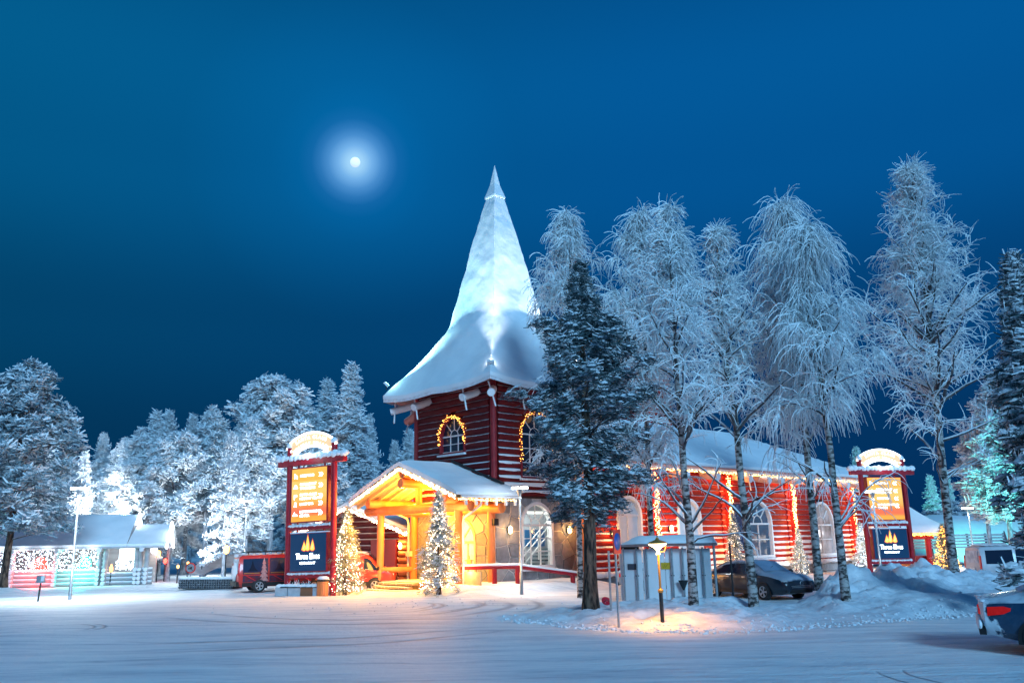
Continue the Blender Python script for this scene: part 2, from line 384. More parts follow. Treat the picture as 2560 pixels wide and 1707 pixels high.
def snow_ground_mat():
    M = bpy.data.materials.new('packed_snow'); M.use_nodes = True
    t = M.node_tree; b = t.nodes['Principled BSDF']; L = t.links.new
    b.inputs['Roughness'].default_value = .62; b.inputs['Specular IOR Level'].default_value = .35
    co = N('ShaderNodeTexCoord', t); obj = co.outputs['Object']
    def mapped(sc, rz=0.0):
        mp = N('ShaderNodeMapping', t); mp.inputs['Scale'].default_value = sc; mp.inputs['Rotation'].default_value = (0, 0, rz); L(obj, mp.inputs[0]); return mp.outputs[0]
    def nz(vec, s, d=5):
        n = N('ShaderNodeTexNoise', t); n.inputs['Scale'].default_value = s; n.inputs['Detail'].default_value = d; L(vec, n.inputs['Vector']); return n.outputs[0]
    def mth(op, a, bb=None, c=None):
        n = N('ShaderNodeMath', t, operation=op)
        for i, q in enumerate((a, bb, c)):
            if q is None: continue
            if isinstance(q, (int, float)): n.inputs[i].default_value = q
            else: L(q, n.inputs[i])
        return n.outputs[0]
    streak = nz(mapped((.16, 1.6, 1), .05), 1.3, 6)      # long scraped streaks across the yard
    fine = nz(mapped((.35, 3.5, 1), -.03), 3.0, 4)
    broad = nz(mapped((.05, .09, 1)), 1.0, 3)
    sp = N('ShaderNodeSeparateXYZ', t); L(obj, sp.inputs[0])
    # tyre arcs: rings about a few turning centres, faded round each circle
    tr = None
    for cx, cy, R, wd, ax, ay, rad in ((-6.0, 33.2, 3.1, 0.22, -3.2, 32.6, 2.8), (-6.0, 33.2, 4.6, 0.27, -2.0, 31.9, 3.6), (-5.2, 33.6, 3.9, 0.20, -1.6, 32.8, 3.2),
                                       (-6.5, 33.4, 6.3, 0.26, -.8, 31.4, 3.6), (-6.5, 33.4, 7.4, 0.22, .6, 32.6, 3.4), (-5.6, 33.6, 2.3, 0.17, -3.4, 33.4, 2.2),
                                       (-14.5, 26.6, 1.5, .08, -13.3, 27.2, 1.6), (-14.5, 26.6, 1.8, .08, -13.0, 27.2, 1.6), (-7.0, 30.6, 7.8, 0.20, -5.5, 22.9, 5.5), (-7.5, 30.0, 9.0, 0.20, -4.2, 21.6, 5.5),
                                       (8.4, 15.8, 1.4, .05, 7.2, 15.4, 1.2), (8.4, 15.8, 1.9, .05, 6.8, 15.3, 1.2), (-2, 42, 14.0, 0.24, -6.5, 28.6, 6.5), (-2, 42, 15.6, 0.24, -7.5, 27.4, 6.5)):
        dx = mth('SUBTRACT', sp.outputs['X'], cx); dy = mth('SUBTRACT', sp.outputs['Y'], cy)
        wob = mth('MULTIPLY', mth('SUBTRACT', broad, .5), 1.6)
        dd = mth('ADD', mth('SQRT', mth('ADD', mth('MULTIPLY', dx, dx), mth('MULTIPLY', dy, dy))), wob)
        ring = mth('SUBTRACT', 1.0, mth('SMOOTH_MIN', mth('DIVIDE', mth('ABSOLUTE', mth('SUBTRACT', dd, R)), wd), 1.0, .3))
        ex = mth('SUBTRACT', sp.outputs['X'], ax); ey = mth('SUBTRACT', sp.outputs['Y'], ay)
        fd = mth('SUBTRACT', 1.0, mth('MINIMUM', mth('DIVIDE', mth('SQRT', mth('ADD', mth('MULTIPLY', ex, ex), mth('MULTIPLY', ey, ey))), rad), 1.0))
        rr = mth('MULTIPLY', ring, mth('MINIMUM', mth('MULTIPLY', fd, 1.9), 1.0))
        tr = rr if tr is None else mth('MAXIMUM', tr, rr)
    trk = mth('MULTIPLY', mth('MAXIMUM', tr, 0.0), mth('ADD', .5, fine))
    mixv = mth('ADD', mth('MULTIPLY', streak, .6), mth('MULTIPLY', fine, .4))
    r = N('ShaderNodeValToRGB', t); set_ramp(r, [(.30, (.36, .42, .50)), (.42, (.64, .70, .76)), (.54, (.84, .87, .90)), (.70, (.90, .92, .94))]); L(mixv, r.inputs[0])
    mx = N('ShaderNodeMix', t, data_type='RGBA'); L(mth('MINIMUM', mth('MULTIPLY', trk, 1.0), .85), mx.inputs[0]); L(r.outputs[0], mx.inputs[6]); mx.inputs[7].default_value = (.34, .38, .45, 1)
    L(mx.outputs[2], b.inputs['Base Color'])
    grit = mth('ADD', nz(obj, 14.0, 6), mth('MULTIPLY', nz(mapped((1, 1.8, 1)), 3.2, 6), 2.4))
    hgt = mth('ADD', mth('ADD', mth('MULTIPLY', streak, .9), mth('MULTIPLY', fine, .5)), mth('SUBTRACT', mth('MULTIPLY', grit, .25), mth('MULTIPLY', trk, .6)))
    bp = N('ShaderNodeBump', t); bp.inputs['Strength'].default_value = .9; bp.inputs['Distance'].default_value = .10
    L(hgt, bp.inputs['Height']); L(bp.outputs[0], b.inputs['Normal'])
    return M
PACKED = snow_ground_mat()

def axis(a, b, step, outer, k=1.35):
    L = list(np.arange(a, b + 1e-6, step)); s = step; x = a; lo = []
    while x > -outer: s *= k; x -= s; lo.append(x)
    s = step; x = b; hi = []
    while x < outer: s *= k; x += s; hi.append(x)
    return lo[::-1] + L + hi
xs = axis(-36, 34, .35, 900); ys = [y for y in axis(4, 66, .3, 1200) if y > -60]
V = [(x, y, ground(x, y) if abs(x) < 60 and -5 < y < 90 else 0.0) for y in ys for x in xs]
nx = len(xs)
Fq = [(j * nx + i, j * nx + i + 1, (j + 1) * nx + i + 1, (j + 1) * nx + i) for j in range(len(ys) - 1) for i in range(nx - 1)]
fin(bpy.data.objects.new('snow_ground', np_mesh('snow_ground', V, Fq, [PACKED], None, True)), None, kind='structure')

BANKMAT = mat('banked_snow', (.64, .69, .76), (.86, .88, .92), 2.2, .8, .09, 7, detail=8)
bx = np.arange(-1, 34.01, .11); by = np.arange(22.2, 47.5, .11)
V = []; 
for y in by:
    for x in bx: V.append((x, y, bank(x, y)))
V = np.array(V, np.float32); nb = len(bx)
I = (np.arange(len(by) - 1)[:, None] * nb + np.arange(nb - 1)[None, :]).ravel()
Fq = np.stack([I, I + 1, I + nb + 1, I + nb], 1)
keep = (V[Fq][:, :, 2].max(1) > -.14)
fin(bpy.data.objects.new('snow_bank', np_mesh('snow_bank', V, Fq[keep], [BANKMAT], None, True)), None, kind='structure')

# loose clods of snow kicked over the yard, thickest along the edge of the bank and in the ruts
rc_ = random.Random(77); cl = MB()
def clod(x, y, r):
    z = gz(x, y); cl.blob((x, y, z + r * .25), (r * rc_.uniform(.8, 1.5), r * rc_.uniform(.8, 1.3), r * rc_.uniform(.45, .8)), rc_.randrange(9999), 0, 5, 3, .35)
for k in range(900):
    x = rc_.uniform(-.5, 24); clod(x, lerp_tab(x, YN) + abs(rc_.gauss(0, .8)) - .35, rc_.uniform(.02, .06))
for k in range(110):
    clod(rc_.gauss(-3.5, 3.0), rc_.gauss(34.0, 1.8), rc_.uniform(.015, .04))
cl.build('snow_clod', BANKMAT, None, kind='stuff')

# ------------------------------------------------------------------ the moon
mo = MB().lathe([(max(.001, math.sin(PI * i / 16)), -math.cos(PI * i / 16)) for i in range(17)], 32)
moon = mo.build('moon', mat('moonlit_rock', (.9, .9, .9), emit=(.66, .82, .95), estr=1.0, sample=False))
moon.location = MOON_DIR * 3000 + Vector((0, 0, EYE)); moon.scale = (17.5,) * 3
tag(moon, 'full pale moon in a misty halo above the treetops', 'moon')

# ------------------------------------------------------------------ building helpers
PITCHLOG = .355; LR = .195
def frame_right(y0):   # wall facing local -y ; a runs along +x, d = outwards
    return lambda a, d, z: Vector((a, y0 - d, z))
def frame_left(x0):    # wall facing local -x ; a runs along +y
    return lambda a, d, z: Vector((x0 - d, a, z))
def arch_half(w, z0, zs, z):
    """half width of an arched opening (width w, springing at zs) at height z"""
    r = w / 2
    if z < z0 or z > zs + r: return 0
    return r if z <= zs else math.sqrt(max(0, r * r - (z - zs) ** 2))
def arch_poly(ca, w, z0, zs, n=14, flip=False):
    r = w / 2
    P = [(ca - r, z0), (ca + r, z0)] + [(ca + r * math.cos(PI * i / n), zs + r * math.sin(PI * i / n)) for i in range(n + 1)]
    return P
def log_wall(parent, T, a0, a1, z0, z1, M, ends, openings=(), snow=None, rnd=random, back=True, jag=.0, gable=None):
    """a wall part with one log object per course (split at openings) and a ledge of snow lying on the logs"""
    mb = MB(); pad = .02
    poly = [(a0, z0), (a1, z0), (a1, z1), (a0, z1)]
    if gable: poly = [(a0, z0), (a1, z0), (a1, z1), (gable[0], gable[1]), (a0, z1)]
    mb.prism(poly, T, -.25, -.02)
    wall = mb.build('wall', DARKGAP, parent)
    sn = MB(); z = z0 + LR * .85; top = gable[1] - .15 if gable else z1
    while z < top:
        lo, hi = a0, a1
        if gable and z > z1:
            k = (z - z1) / (gable[1] - z1); lo = a0 + (gable[0] - a0) * k; hi = a1 + (gable[0] - a1) * k
        segs = [(lo - rnd.uniform(0, jag), hi + rnd.uniform(0, jag))]
        for ca, w, oz0, zs in openings:
            hw = max(arch_half(w, oz0, zs, z), arch_half(w, oz0, zs, z - .1), arch_half(w, oz0, zs, z + .1) if z > zs else 0)
            if hw <= 0: continue
            ns = []
            for p, q in segs:
                if ca - hw > p and ca + hw < q: ns += [(p, ca - hw), (ca + hw, q)]
                elif ca - hw <= p < ca + hw: ns.append((ca + hw, q))
                elif ca - hw < q <= ca + hw: ns.append((p, ca - hw))
                else: ns.append((p, q))
            segs = ns
        for p, q in segs:
            if q - p < .1: continue
            add_log(wall, T(p, .0, z), T(q, .0, z), LR, M, ends, rnd)
            if snow:
                am = snow(z) * rnd.uniform(.75, 1.15)
                if am > .06:
                    n = max(3, int((q - p) / .5)); rows = []
                    for i in range(n + 1):
                        a = p + (q - p) * i / n; f = am * (1 + .45 * noise.noise(Vector((a * .8, z * 3, 1.7)))) * (1 if 0 < i < n else .6)
                        f = max(.02, min(1.1, f))
                        rows.append([T(a, .02, z + .20), T(a, .09 + .08 * f, z + .165 + .06 * f), T(a, .13 + .10 * f, z + .13 + .015 * f), T(a, .14 + .075 * f, z + .135 - .12 * f)])
                    vs = [v for r in rows for v in r]
                    sn.add(vs, [(i * 4 + j, (i + 1) * 4 + j, (i + 1) * 4 + j + 1, i * 4 + j + 1) for i in range(n) for j in range(3)], 0, True)
        z += PITCHLOG
    if sn.v: sn.build('snow_ledge', SNOW, wall, kind='stuff')
    return wall
def arched_window(parent, T, ca, w, z0, zs, frame_m, pane_m, bars=2, rows=3, dep=.30, fan=True, bw=.035, sill=True, casing=.09, bar_m=None, pd=.01):
    """frame ring + pane + glazing bars + sill ; springing at zs"""
    mb = MB(); out = arch_poly(ca, w, z0, zs); inn = arch_poly(ca, w - 2 * casing, z0 + casing, zs)
    n = len(out)
    for d0, d1 in ((-.16, dep),):
        A = [T(a, d1, b) for a, b in out]; B = [T(a, d1, b) for a, b in inn]; A0 = [T(a, d0, b) for a, b in out]; B0 = [T(a, d0, b) for a, b in inn]
        q = [(i, (i + 1) % n) for i in range(n)]
        mb.add(A + B, [(i, j, n + j, n + i) for i, j in q]); mb.add(A + A0, [(i, n + i, n + j, j) for i, j in q]); mb.add(B + B0, [(i, j, n + j, n + i) for i, j in q])
    win = mb.build('window', frame_m, parent)
    pm = MB(); pm.prism(arch_poly(ca, w - 2 * casing, z0 + casing, zs), T, pd - .03, pd); pm.build('pane', pane_m, win)
    g = MB(); hw = w / 2 - casing; bm = bar_m or frame_m; d = pd + .03
    for i in range(1, bars + 1):
        a = ca - hw + 2 * hw * i / (bars + 1); g.bar(T(a, d, z0 + casing), T(a, d, zs), bw, bw * 1.4)
    for i in range(1, rows): z = z0 + casing + (zs - z0 - casing) * i / rows; g.bar(T(ca - hw, d, z), T(ca + hw, d, z), bw * 1.4, bw)
    g.bar(T(ca - hw, d, zs), T(ca + hw, d, zs), bw * 1.8, bw * 2.0)
    if fan:
        r2 = hw / (bars + 1) if bars > 1 else hw * .4
        for i in range(1, 4):
            an = PI * i / 4; g.bar(T(ca + r2 * math.cos(an), d, zs + r2 * math.sin(an)), T(ca + hw * math.cos(an), d, zs + hw * math.sin(an)), bw, bw)
        g.tube([T(ca + r2 * math.cos(PI * i / 10), d, zs + r2 * math.sin(PI * i / 10)) for i in range(11)], bw * .6, 5)
    g.build('glazing_bar', bm, win)
    if sill:
        s = MB(); a, b = T(ca - w / 2 - .08, dep * .5 + .05, z0 - .06), T(ca + w / 2 + .08, dep * .5 + .05, z0 - .06); s.bar(a, b, .34, .09); s.build('sill', FROST_LOG, win)
    return win

def clip_poly(poly, nx_, ny_, c):
    outp = []
    for i in range(len(poly)):
        p, q = poly[i], poly[(i + 1) % len(poly)]
        a = p[0] * nx_ + p[1] * ny_ - c; b = q[0] * nx_ + q[1] * ny_ - c
        if a <= 0: outp.append(p)
        if (a < 0 < b) or (b < 0 < a):
            t = a / (a - b); outp.append((p[0] + (q[0] - p[0]) * t, p[1] + (q[1] - p[1]) * t))
    return outp
def stone_wall(parent, T, a0, a1, z0, z1, openings, spacing, rnd, d=0.0):
    mb = MB()
    ca, w, oz0, zs = openings[0]; r = w / 2 - .04
    for q in ([(a0, z0), (ca - r, z0), (ca - r, z1), (a0, z1)], [(ca + r, z0), (a1, z0), (a1, z1), (ca + r, z1)], [(ca - r, z0), (ca + r, z0), (ca + r, oz0 + .04), (ca - r, oz0 + .04)]): mb.prism(q, T, -.3, d)
    for i in range(12):
        p, q = [(ca + r * math.cos(PI * k / 12), zs + r * math.sin(PI * k / 12)) for k in (i, i + 1)]
        mb.prism([p, (p[0], z1), (q[0], z1), q][::-1], T, -.3, d)
    wall = mb.build('stone_wall', MORTAR, parent)
    seeds = []; tries = 0
    def dist_open(a, z):
        best = 9
        for ca, w, oz0, zs in openings:
            r = w / 2
            if z > zs: s = math.hypot(a - ca, z - zs) - r
            else: s = max(abs(a - ca) - r, oz0 - z)
            best = min(best, s)
        return best
    for ca, w, oz0, zs in openings:      # pairs of seeds straddling the outline make the joints follow it
        pts = [(ca - w / 2, z) for z in np.arange(oz0 + .3, zs, spacing * .8)] + [(ca + w / 2, z) for z in np.arange(oz0 + .3, zs, spacing * .8)]
        pts += [(ca + w / 2 * math.cos(t), zs + w / 2 * math.sin(t)) for t in np.linspace(0, PI, 7)] + [(a, oz0) for a in np.linspace(ca - w / 2, ca + w / 2, 4)]
        for a, z in pts:
            if z > zs: n = (a - ca, z - zs)
            elif z == oz0: n = (0, -1)
            else: n = (a - ca, 0)
            l = math.hypot(*n); n = (n[0] / l, n[1] / l)
            seeds.append((a + n[0] * .26, z + n[1] * .26, True)); seeds.append((a - n[0] * .26, z - n[1] * .26, False))
    while tries < 4000:
        tries += 1
        a, z = rnd.uniform(a0, a1), rnd.uniform(z0, z1)
        if dist_open(a, z) < .32: continue
        if all(math.hypot(a - s[0], (z - s[1])) > spacing * rnd.uniform(.75, 1.1) for s in seeds): seeds.append((a, z, True))
    for i, (a, z, use) in enumerate(seeds):
        if not use or dist_open(a, z) < .1 or not (a0 < a < a1 and z0 < z < z1): continue
        P = [(a0 + .01, z0), (a1 - .01, z0), (a1 - .01, z1), (a0 + .01, z1)]
        for j, (b, y, _) in enumerate(seeds):
            if i == j or math.hypot(a - b, z - y) > 3.2: continue
            nx_, ny_ = b - a, y - z; l = math.hypot(nx_, ny_); nx_ /= l; ny_ /= l
            P = clip_poly(P, nx_, ny_, nx_ * (a + b) / 2 + ny_ * (z + y) / 2 - .022)
            if len(P) < 3: break
        if len(P) < 3: continue
        k = rnd.uniform(.03, .06); tx, tz = rnd.uniform(-.02, .02), rnd.uniform(-.02, .02)
        m2 = MB(); n = len(P)
        F1 = [T(p, d + k + tx * (p - a) + tz * (q - z), q) for p, q in [(a + (p - a) * .965, z + (q - z) * .965) for p, q in P]]
        F0 = [T(p, d - .01, q) for p, q in P]
        m2.add(F1, [tuple(range(n))]); m2.add(F0 + F1, [(i_, (i_ + 1) % n, n + (i_ + 1) % n, n + i_) for i_ in range(n)])
        m2.build('stone', rnd.choice(STONE), wall)
    return wall
def bulbs(path, n, r, jit, rnd, mb=None, drop=0.0, M=0):
    mb = mb or MB(); P = [Vector(p) for p in path]
    L = [0]
    for a, b in zip(P, P[1:]): L.append(L[-1] + (b - a).length)
    for i in range(n):
        s = L[-1] * (i + rnd.random()) / n; k = 0
        while k < len(L) - 2 and L[k + 1] < s: k += 1
        t = (s - L[k]) / max(1e-6, L[k + 1] - L[k]); p = P[k].lerp(P[k + 1], t)
        p = p + Vector((rnd.gauss(0, jit), rnd.gauss(0, jit), rnd.gauss(0, jit) - rnd.random() * drop))
        mb.octa(p, r * rnd.uniform(.8, 1.25), M)
    return mb
def string_light(label, paths, n, M, r=.03, jit=.02, drop=0.0, seed=1, group=None, wire=True, loc=None):
    """bulbs along a cable: one thing"""
    rnd = random.Random(seed); mb = MB()
    for p in paths:
        if wire: mb.tube([Vector(q) for q in p], .008, 4, 1, False)
        bulbs(p, int(n / len(paths)), r, jit, rnd, mb, drop)
    o = mb.build('string_light', [M, BLACK])
    return tag(o, label, 'string light', group)

rnd = random.Random(11)
# ------------------------------------------------------------------ log tower with the tall snowy spire
S = 6.25
tower = thing('log_tower', 'dark red log tower on a flagstone base under a tall snow covered spire', 'tower', TOW, TROT)
FR, FL_ = frame_right(0.0), frame_left(0.0)
ZB, ZT = 4.5, 10.35
w_right = (2.85, 2.35, 5.45, 7.75); w_left = (3.08, 2.1, 6.85, 7.8)
def snow_amt_right(z): return .85 * sstep(7.6, 5.2, z)
def snow_amt_left(z): return .60 * sstep(6.6, 5.0, z)
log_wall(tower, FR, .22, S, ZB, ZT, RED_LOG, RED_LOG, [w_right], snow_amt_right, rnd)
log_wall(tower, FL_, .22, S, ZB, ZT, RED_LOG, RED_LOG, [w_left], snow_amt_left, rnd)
mb = MB()
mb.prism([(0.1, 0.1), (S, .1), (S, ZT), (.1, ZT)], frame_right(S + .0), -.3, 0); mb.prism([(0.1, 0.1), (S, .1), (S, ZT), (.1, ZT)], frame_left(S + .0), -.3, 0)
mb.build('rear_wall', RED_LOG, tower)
MB().tube([(0.02, .02, ZB - .1), (.02, .02, ZT)], .17, 12).build('corner_post', RED_TRIM, tower)
MB().box((.0, S + .05, (ZB + ZT) / 2), (.42, .30, ZT - ZB)).build('corner_post', RED_TRIM, tower)
arched_window(tower, FR, *w_right, RED_TRIM, GLASS, 2, 3, dep=.24, bar_m=FROST_LOG)
arched_window(tower, FL_, *w_left, RED_TRIM, GLASS, 2, 2, dep=.24, bar_m=FROST_LOG)
MB().box((S / 2 - .1, -.02, ZB + .0), (S + .3, .34, .10)).box((-.02, S / 2 + .1, ZB + .0), (.34, S + .1, .10)).build('drip_board', DARKGAP, tower)

# flagstone base
w_stone = (2.85, 2.35, .95, 3.1); door_o = (2.55, 2.5, .4, 2.3)
stone_wall(tower, FR, .0, S + .1, -.4, ZB - .06, [w_stone], .78, rnd, d=.06)
stone_wall(tower, FL_, .0, S, -.4, ZB - .06, [door_o], .78, rnd, d=.06)
# a lit stairwell behind the stone window
room = MB()
T = FR
room.prism([(1.0, .2), (6.2, .2), (6.2, 4.4), (1.0, 4.4)], T, -2.55, -2.5)
room.prism([(1.0, .1), (6.2, .1), (6.2, .2), (1.0, .2)], T, -2.5, -.35)
room.prism([(6.15, .2), (6.2, .2), (6.2, 4.4), (6.15, 4.4)], T, -2.5, -.35)
room.build('room_wall', mat('room_plaster', (.42, .45, .50), None, rough=.9), tower)
rc = MB().prism([(1.0, 3.75), (6.2, 3.75), (6.2, 3.82), (1.0, 3.82)], T, -2.5, -.35)
rc.build('room_ceiling', mat('lit_ceiling', (.8, .8, .75), emit=(.95, 1.0, .92), estr=.9), tower)
arched_window(tower, FR, *w_stone, WHITE, mat('clear_glass', (.02, .03, .04), None, rough=.05, spec=.5), 2, 3, dep=.14, bw=.05, casing=.16, pd=-.08)
def clear_glass(name='clear_glass'):
    M = MATS[name]; b = M.node_tree.nodes['Principled BSDF']; t = M.node_tree
    tr = N('ShaderNodeBsdfTransparent', t); gl = N('ShaderNodeBsdfGlossy', t); gl.inputs['Roughness'].default_value = .03
    mx = N('ShaderNodeMixShader', t); fr = N('ShaderNodeFresnel', t); fr.inputs[0].default_value = 1.45
    t.links.new(fr.outputs[0], mx.inputs[0]); t.links.new(tr.outputs[0], mx.inputs[1]); t.links.new(gl.outputs[0], mx.inputs[2])
    t.links.new(mx.outputs[0], t.nodes['Material Output'].inputs[0])
clear_glass()
st = MB()
for k in range(9): st.box(T(3.2 + .22 * k, -1.3, .35 + .19 * k), (.3, 1.1, .08))
st.build('stair', mat('stair_dark', (.03, .06, .08), None, rough=.6), tower)
rl = MB()
for dz in (.35, .75, 1.1): rl.bar(T(2.1, -.75, .35 + dz), T(4.8, -.75, 2.5 + dz), .045, .05)
for k in range(3): rl.bar(T(2.8 + k * .95, -.75, .6 + .75 * k), T(2.8 + k * .95, -.75, 1.9 + .75 * k), .05, .05)
rl.build('handrail', WHITE, tower)
MB().prism([(4.4, 2.0), (5.9, 2.0), (5.9, 2.9), (4.4, 2.9)], T, -2.49, -2.44).build('wall_panel', mat('inner_blue_window', (.01, .05, .12), emit=(.01, .10, .24), estr=.6), tower)
ti = MB(); 
for k in range(6): ti.lathe([(.42 - .06 * k, .55 + .22 * k), (.02, .95 + .22 * k)], 9, T=lambda p: T(2.75 + p.x, -1.0 + p.y, p.z))
tiny = ti.build('christmas_tree', mat('tiny_tree_green', (.02, .06, .045), None)); tiny.matrix_world = Matrix.Translation(TOW) @ Matrix.Rotation(TROT, 4, 'Z')
tag(tiny, 'little green christmas tree seen through the flagstone wall window', 'christmas tree')
lamp('stair_light', 'POINT', T(2.9, -1.4, 3.3), 190, (.92, 1.0, .95), tower, .3)

# glazed door under the porch (left face)
def door_glow(): return mat('lit_door_glass', (.7, .6, .4), (.9, .9, .85), 2.2, .3, emit=(1.0, .80, .42), estr=.75)
dw = arched_window(tower, FL_, *door_o, mat('cream_paint', (.72, .58, .34), None, rough=.5), door_glow(), 3, 2, dep=.14, bw=.06, casing=.13, sill=False)
MB().box((-.17, 1.75, 1.25), (.06, .32, .42)).box((-.17, 1.75, 1.55), (.05, .05, .22)).build('notice_board', mat('notice_yellow', (.6, .5, .2), None), tower)

# spire roof : one shell of snow over each of the four faces
PROF = [(0, 23.95), (.55, 22.2), (1.28, 19.7), (2.02, 16.9), (2.70, 14.5), (2.84, 14.12), (3.15, 13.72), (4.2, 12.55), (5.35, 11.4), (6.52, 10.28)]
def prof_r(z):
    for (r0, z0), (r1, z1) in zip(PROF, PROF[1:]):
        if z >= z1: t = (z0 - z) / (z0 - z1); return r0 + (r1 - r0) * max(0, t)
    return PROF[-1][0]
def spire_pt(k, u, z, lift=0.0):
    b = math.exp(-((z - 14.1) / 1.5) ** 2)
    r = prof_r(z - .75 * (1 - abs(u) ** 2.2) * b) + lift
    sag = .22 * math.sin(PI * (abs(u))) * sstep(13.2, 11.5, z)
    h = r / math.sqrt(2)
    e = sstep(12.2, 10.28, z)
    zz = z + e * .16 * abs(u) ** 3 - sag * .35
    x, y = h * u, -h
    c, s_ = math.cos(k * PI / 2), math.sin(k * PI / 2)
    p = Vector((S / 2 + c * x - s_ * y, S / 2 + s_ * x + c * y, zz))
    nz = noise.noise(p * 1.1) * .05 + noise.noise(p * 3.1) * .03 + .05 * noise.noise(Vector((p.x * .5 + 9, p.y * .5, p.z * .4)))
    rim = max(0, 1 - abs(abs(u) - 0) * 0)
    d = Vector((p.x - S / 2, p.y - S / 2, .25)); d.normalize()
    return p + d * nz * (1 if z < 23.6 else .2)
sm = MB(); nz_, nu = 84, 22
zs_ = [23.95 - (23.95 - 10.28) * (i / nz_) ** 1.0 for i in range(nz_ + 1)]
for k in range(4):
    grid = [[spire_pt(k, -1 + 2 * j / nu, z) for j in range(nu + 1)] for z in zs_]
    vs = [p for r in grid for p in r]; W = nu + 1
    sm.add(vs, [(i * W + j, (i + 1) * W + j, (i + 1) * W + j + 1, i * W + j + 1) for i in range(nz_) for j in range(nu)], 0, True)
    low = grid[-1]
    sm.add(low + [p - Vector((0, 0, .20 + .05 * noise.noise(p * 2))) for p in low], [(j, W + j, W + j + 1, j + 1) for j in range(nu)], 0, True)
sm.build('roof_snow', SNOW_ROOF, tower)
cap = MB()
cap.lathe([(.005, 24.35), (.30, 23.05), (.62, 22.25), (.60, 22.15), (.1, 22.1)], 4, T=lambda p: Vector((S / 2, S / 2, 0)) + Matrix.Rotation(PI / 4, 3, 'Z') @ p, smooth=False)
cap.build('spire_cap', FROST, tower)
fa = MB(); so = MB()
for k in range(4):
    low = [spire_pt(k, -1 + 2 * j / nu, 10.28, -.02) for j in range(nu + 1)]
    c, s_ = math.cos(k * PI / 2), math.sin(k * PI / 2)
    for j in range(nu):
        a, b = low[j] - Vector((0, 0, .17)), low[j + 1] - Vector((0, 0, .17))
        fa.add([a, b, b - Vector((0, 0, .2)), a - Vector((0, 0, .2))], [(0, 3, 2, 1)])
    nb_ = 52
    for j in range(nb_):     # soffit boards
        u0, u1 = -1 + 2 * j / nb_, -1 + 2 * (j + .88) / nb_
        P = []
        for u in (u0, u1):
            o = spire_pt(k, u, 10.28, -.08); o.z -= .30
            i_ = Vector((S / 2 + c * u * S / 2 + s_ * S / 2, S / 2 + s_ * u * S / 2 - c * S / 2, 10.40)); P.append((o, i_))
        so.add([P[0][0], P[1][0], P[1][1], P[0][1]], [(0, 1, 2, 3)])
fa.build('fascia', FROST_LOG, tower); so.build('soffit', SOFFIT, tower)
def rafter(parent, a, b, M=None, peg=True, r=.2):
    add_log(parent, a, b, r, M or FROST_LOG, FROST_LOG, rnd, 'rafter').name = 'rafter'
    if peg:
        a, b = Vector(a), Vector(b); q = a + (b - a) * .88; side = (b - a).cross(Vector((0, 0, 1))).normalized()
        MB().tube([q + side * .16 + Vector((0, 0, .55)), q + side * -.02 + Vector((0, 0, 0)), q - side * .2 - Vector((0, 0, .72))], .045, 6).build('peg', FROST_LOG, parent)
PINKLOG = mat('pink_painted_log', (.50, .16, .13), (.58, .22, .18), 3, .6, .01, snow=.5)
for s_ in (1.0, 5.15):
    rafter(tower, (s_, .1, 9.98), (s_, -1.25, 9.48)); rafter(tower, (.1, s_, 9.98), (-1.25, s_, 9.48)); rafter(tower, (S - .1, s_, 9.98), (S + 1.25, s_, 9.48))
for s_ in (.15, 1.3, 2.6, 3.9, 5.2): rafter(tower, (s_, S - .1, 9.6), (s_, S + 1.35, 9.05), PINKLOG, r=.26)
for s_ in (.7, 1.95, 3.2): MB().bar((s_, S, 9.75), (s_, S + 1.55, 9.45), .34, .6).build('eave_beam', PINKLOG, tower)
rafter(tower, (.2, .2, 9.98), (-1.0, -1.0, 9.5)); rafter(tower, (.2, S - .2, 9.98), (-1.15, S + 1.15, 9.5)); rafter(tower, (S - .2, .2, 9.98), (S + 1.0, -1.0, 9.5))
# warm bulbs round the tower windows
def arch_path(T, ca, w, z0, zs, d):
    P = [T(ca - w / 2, d, z0)] + [T(ca + w / 2 * math.cos(PI - PI * i / 16), d, zs + w / 2 * math.sin(PI * i / 16)) for i in range(17)] + [T(ca + w / 2, d, z0)]
    return [TW(*p) for p in P]
ap = arch_path(FL_, w_left[0], w_left[1], w_left[2] + .5, w_left[3], .26)
string_light('warm string light round the small arched window of the dark left face', [ap], 150, ORANGEBULB, .022, .05, .05, 2)
ap = arch_path(FR, w_right[0], w_right[1], w_right[2] + .9, w_right[3], .26)
string_light('warm string light round the tall arched window beside the big pine', [ap], 170, ORANGEBULB, .022, .045, .05, 3)
for T_, ca, zz in ((FL_, w_left[0], 8.6), (FR, w_right[0], 8.7)):
    p = TW(*T_(ca, .5, zz)); lamp('window_glow', 'POINT', p, 6, (1, .5, .12), None, .3)

# flood lamps at the eave corners shining up the spire
def floodlight(label, loc, aim, energy, color, spot, E, size=.16):
    t = thing('floodlight', label, 'floodlight', loc)
    d = (Vector(aim) - Vector(loc)).normalized(); R = d.to_track_quat('Z', 'Y').to_matrix()
    b = MB().box((0, 0, 0), (.34, .26, .14), R); b.build('housing', FROST_LOG, t)
    MB().box(d * .075, (.28, .2, .01), R).build('lens', E, t)
    MB().bar((0, 0, -.05), (0, 0, -.32), .05, .05).build('bracket', DARKMETAL, t)
    lamp('flood_beam', 'SPOT', d * .16, energy, color, t, .08, d * 10, spot, 1.0)
    lamp('flood_spill', 'POINT', d * .30, energy * .006, color, t, .1)
    return t
TEALE = mat('teal_lens', (.2, 1, .9), emit=(.25, 1.0, .85), estr=16, sample=False)
floodlight('white floodlight glaring at the front corner of the tower eave', TW(-1.15, -1.15, 10.95), TW(1.45, 1.45, 16.2), 3600, (.86, .94, 1), 44, LAMPWHITE)
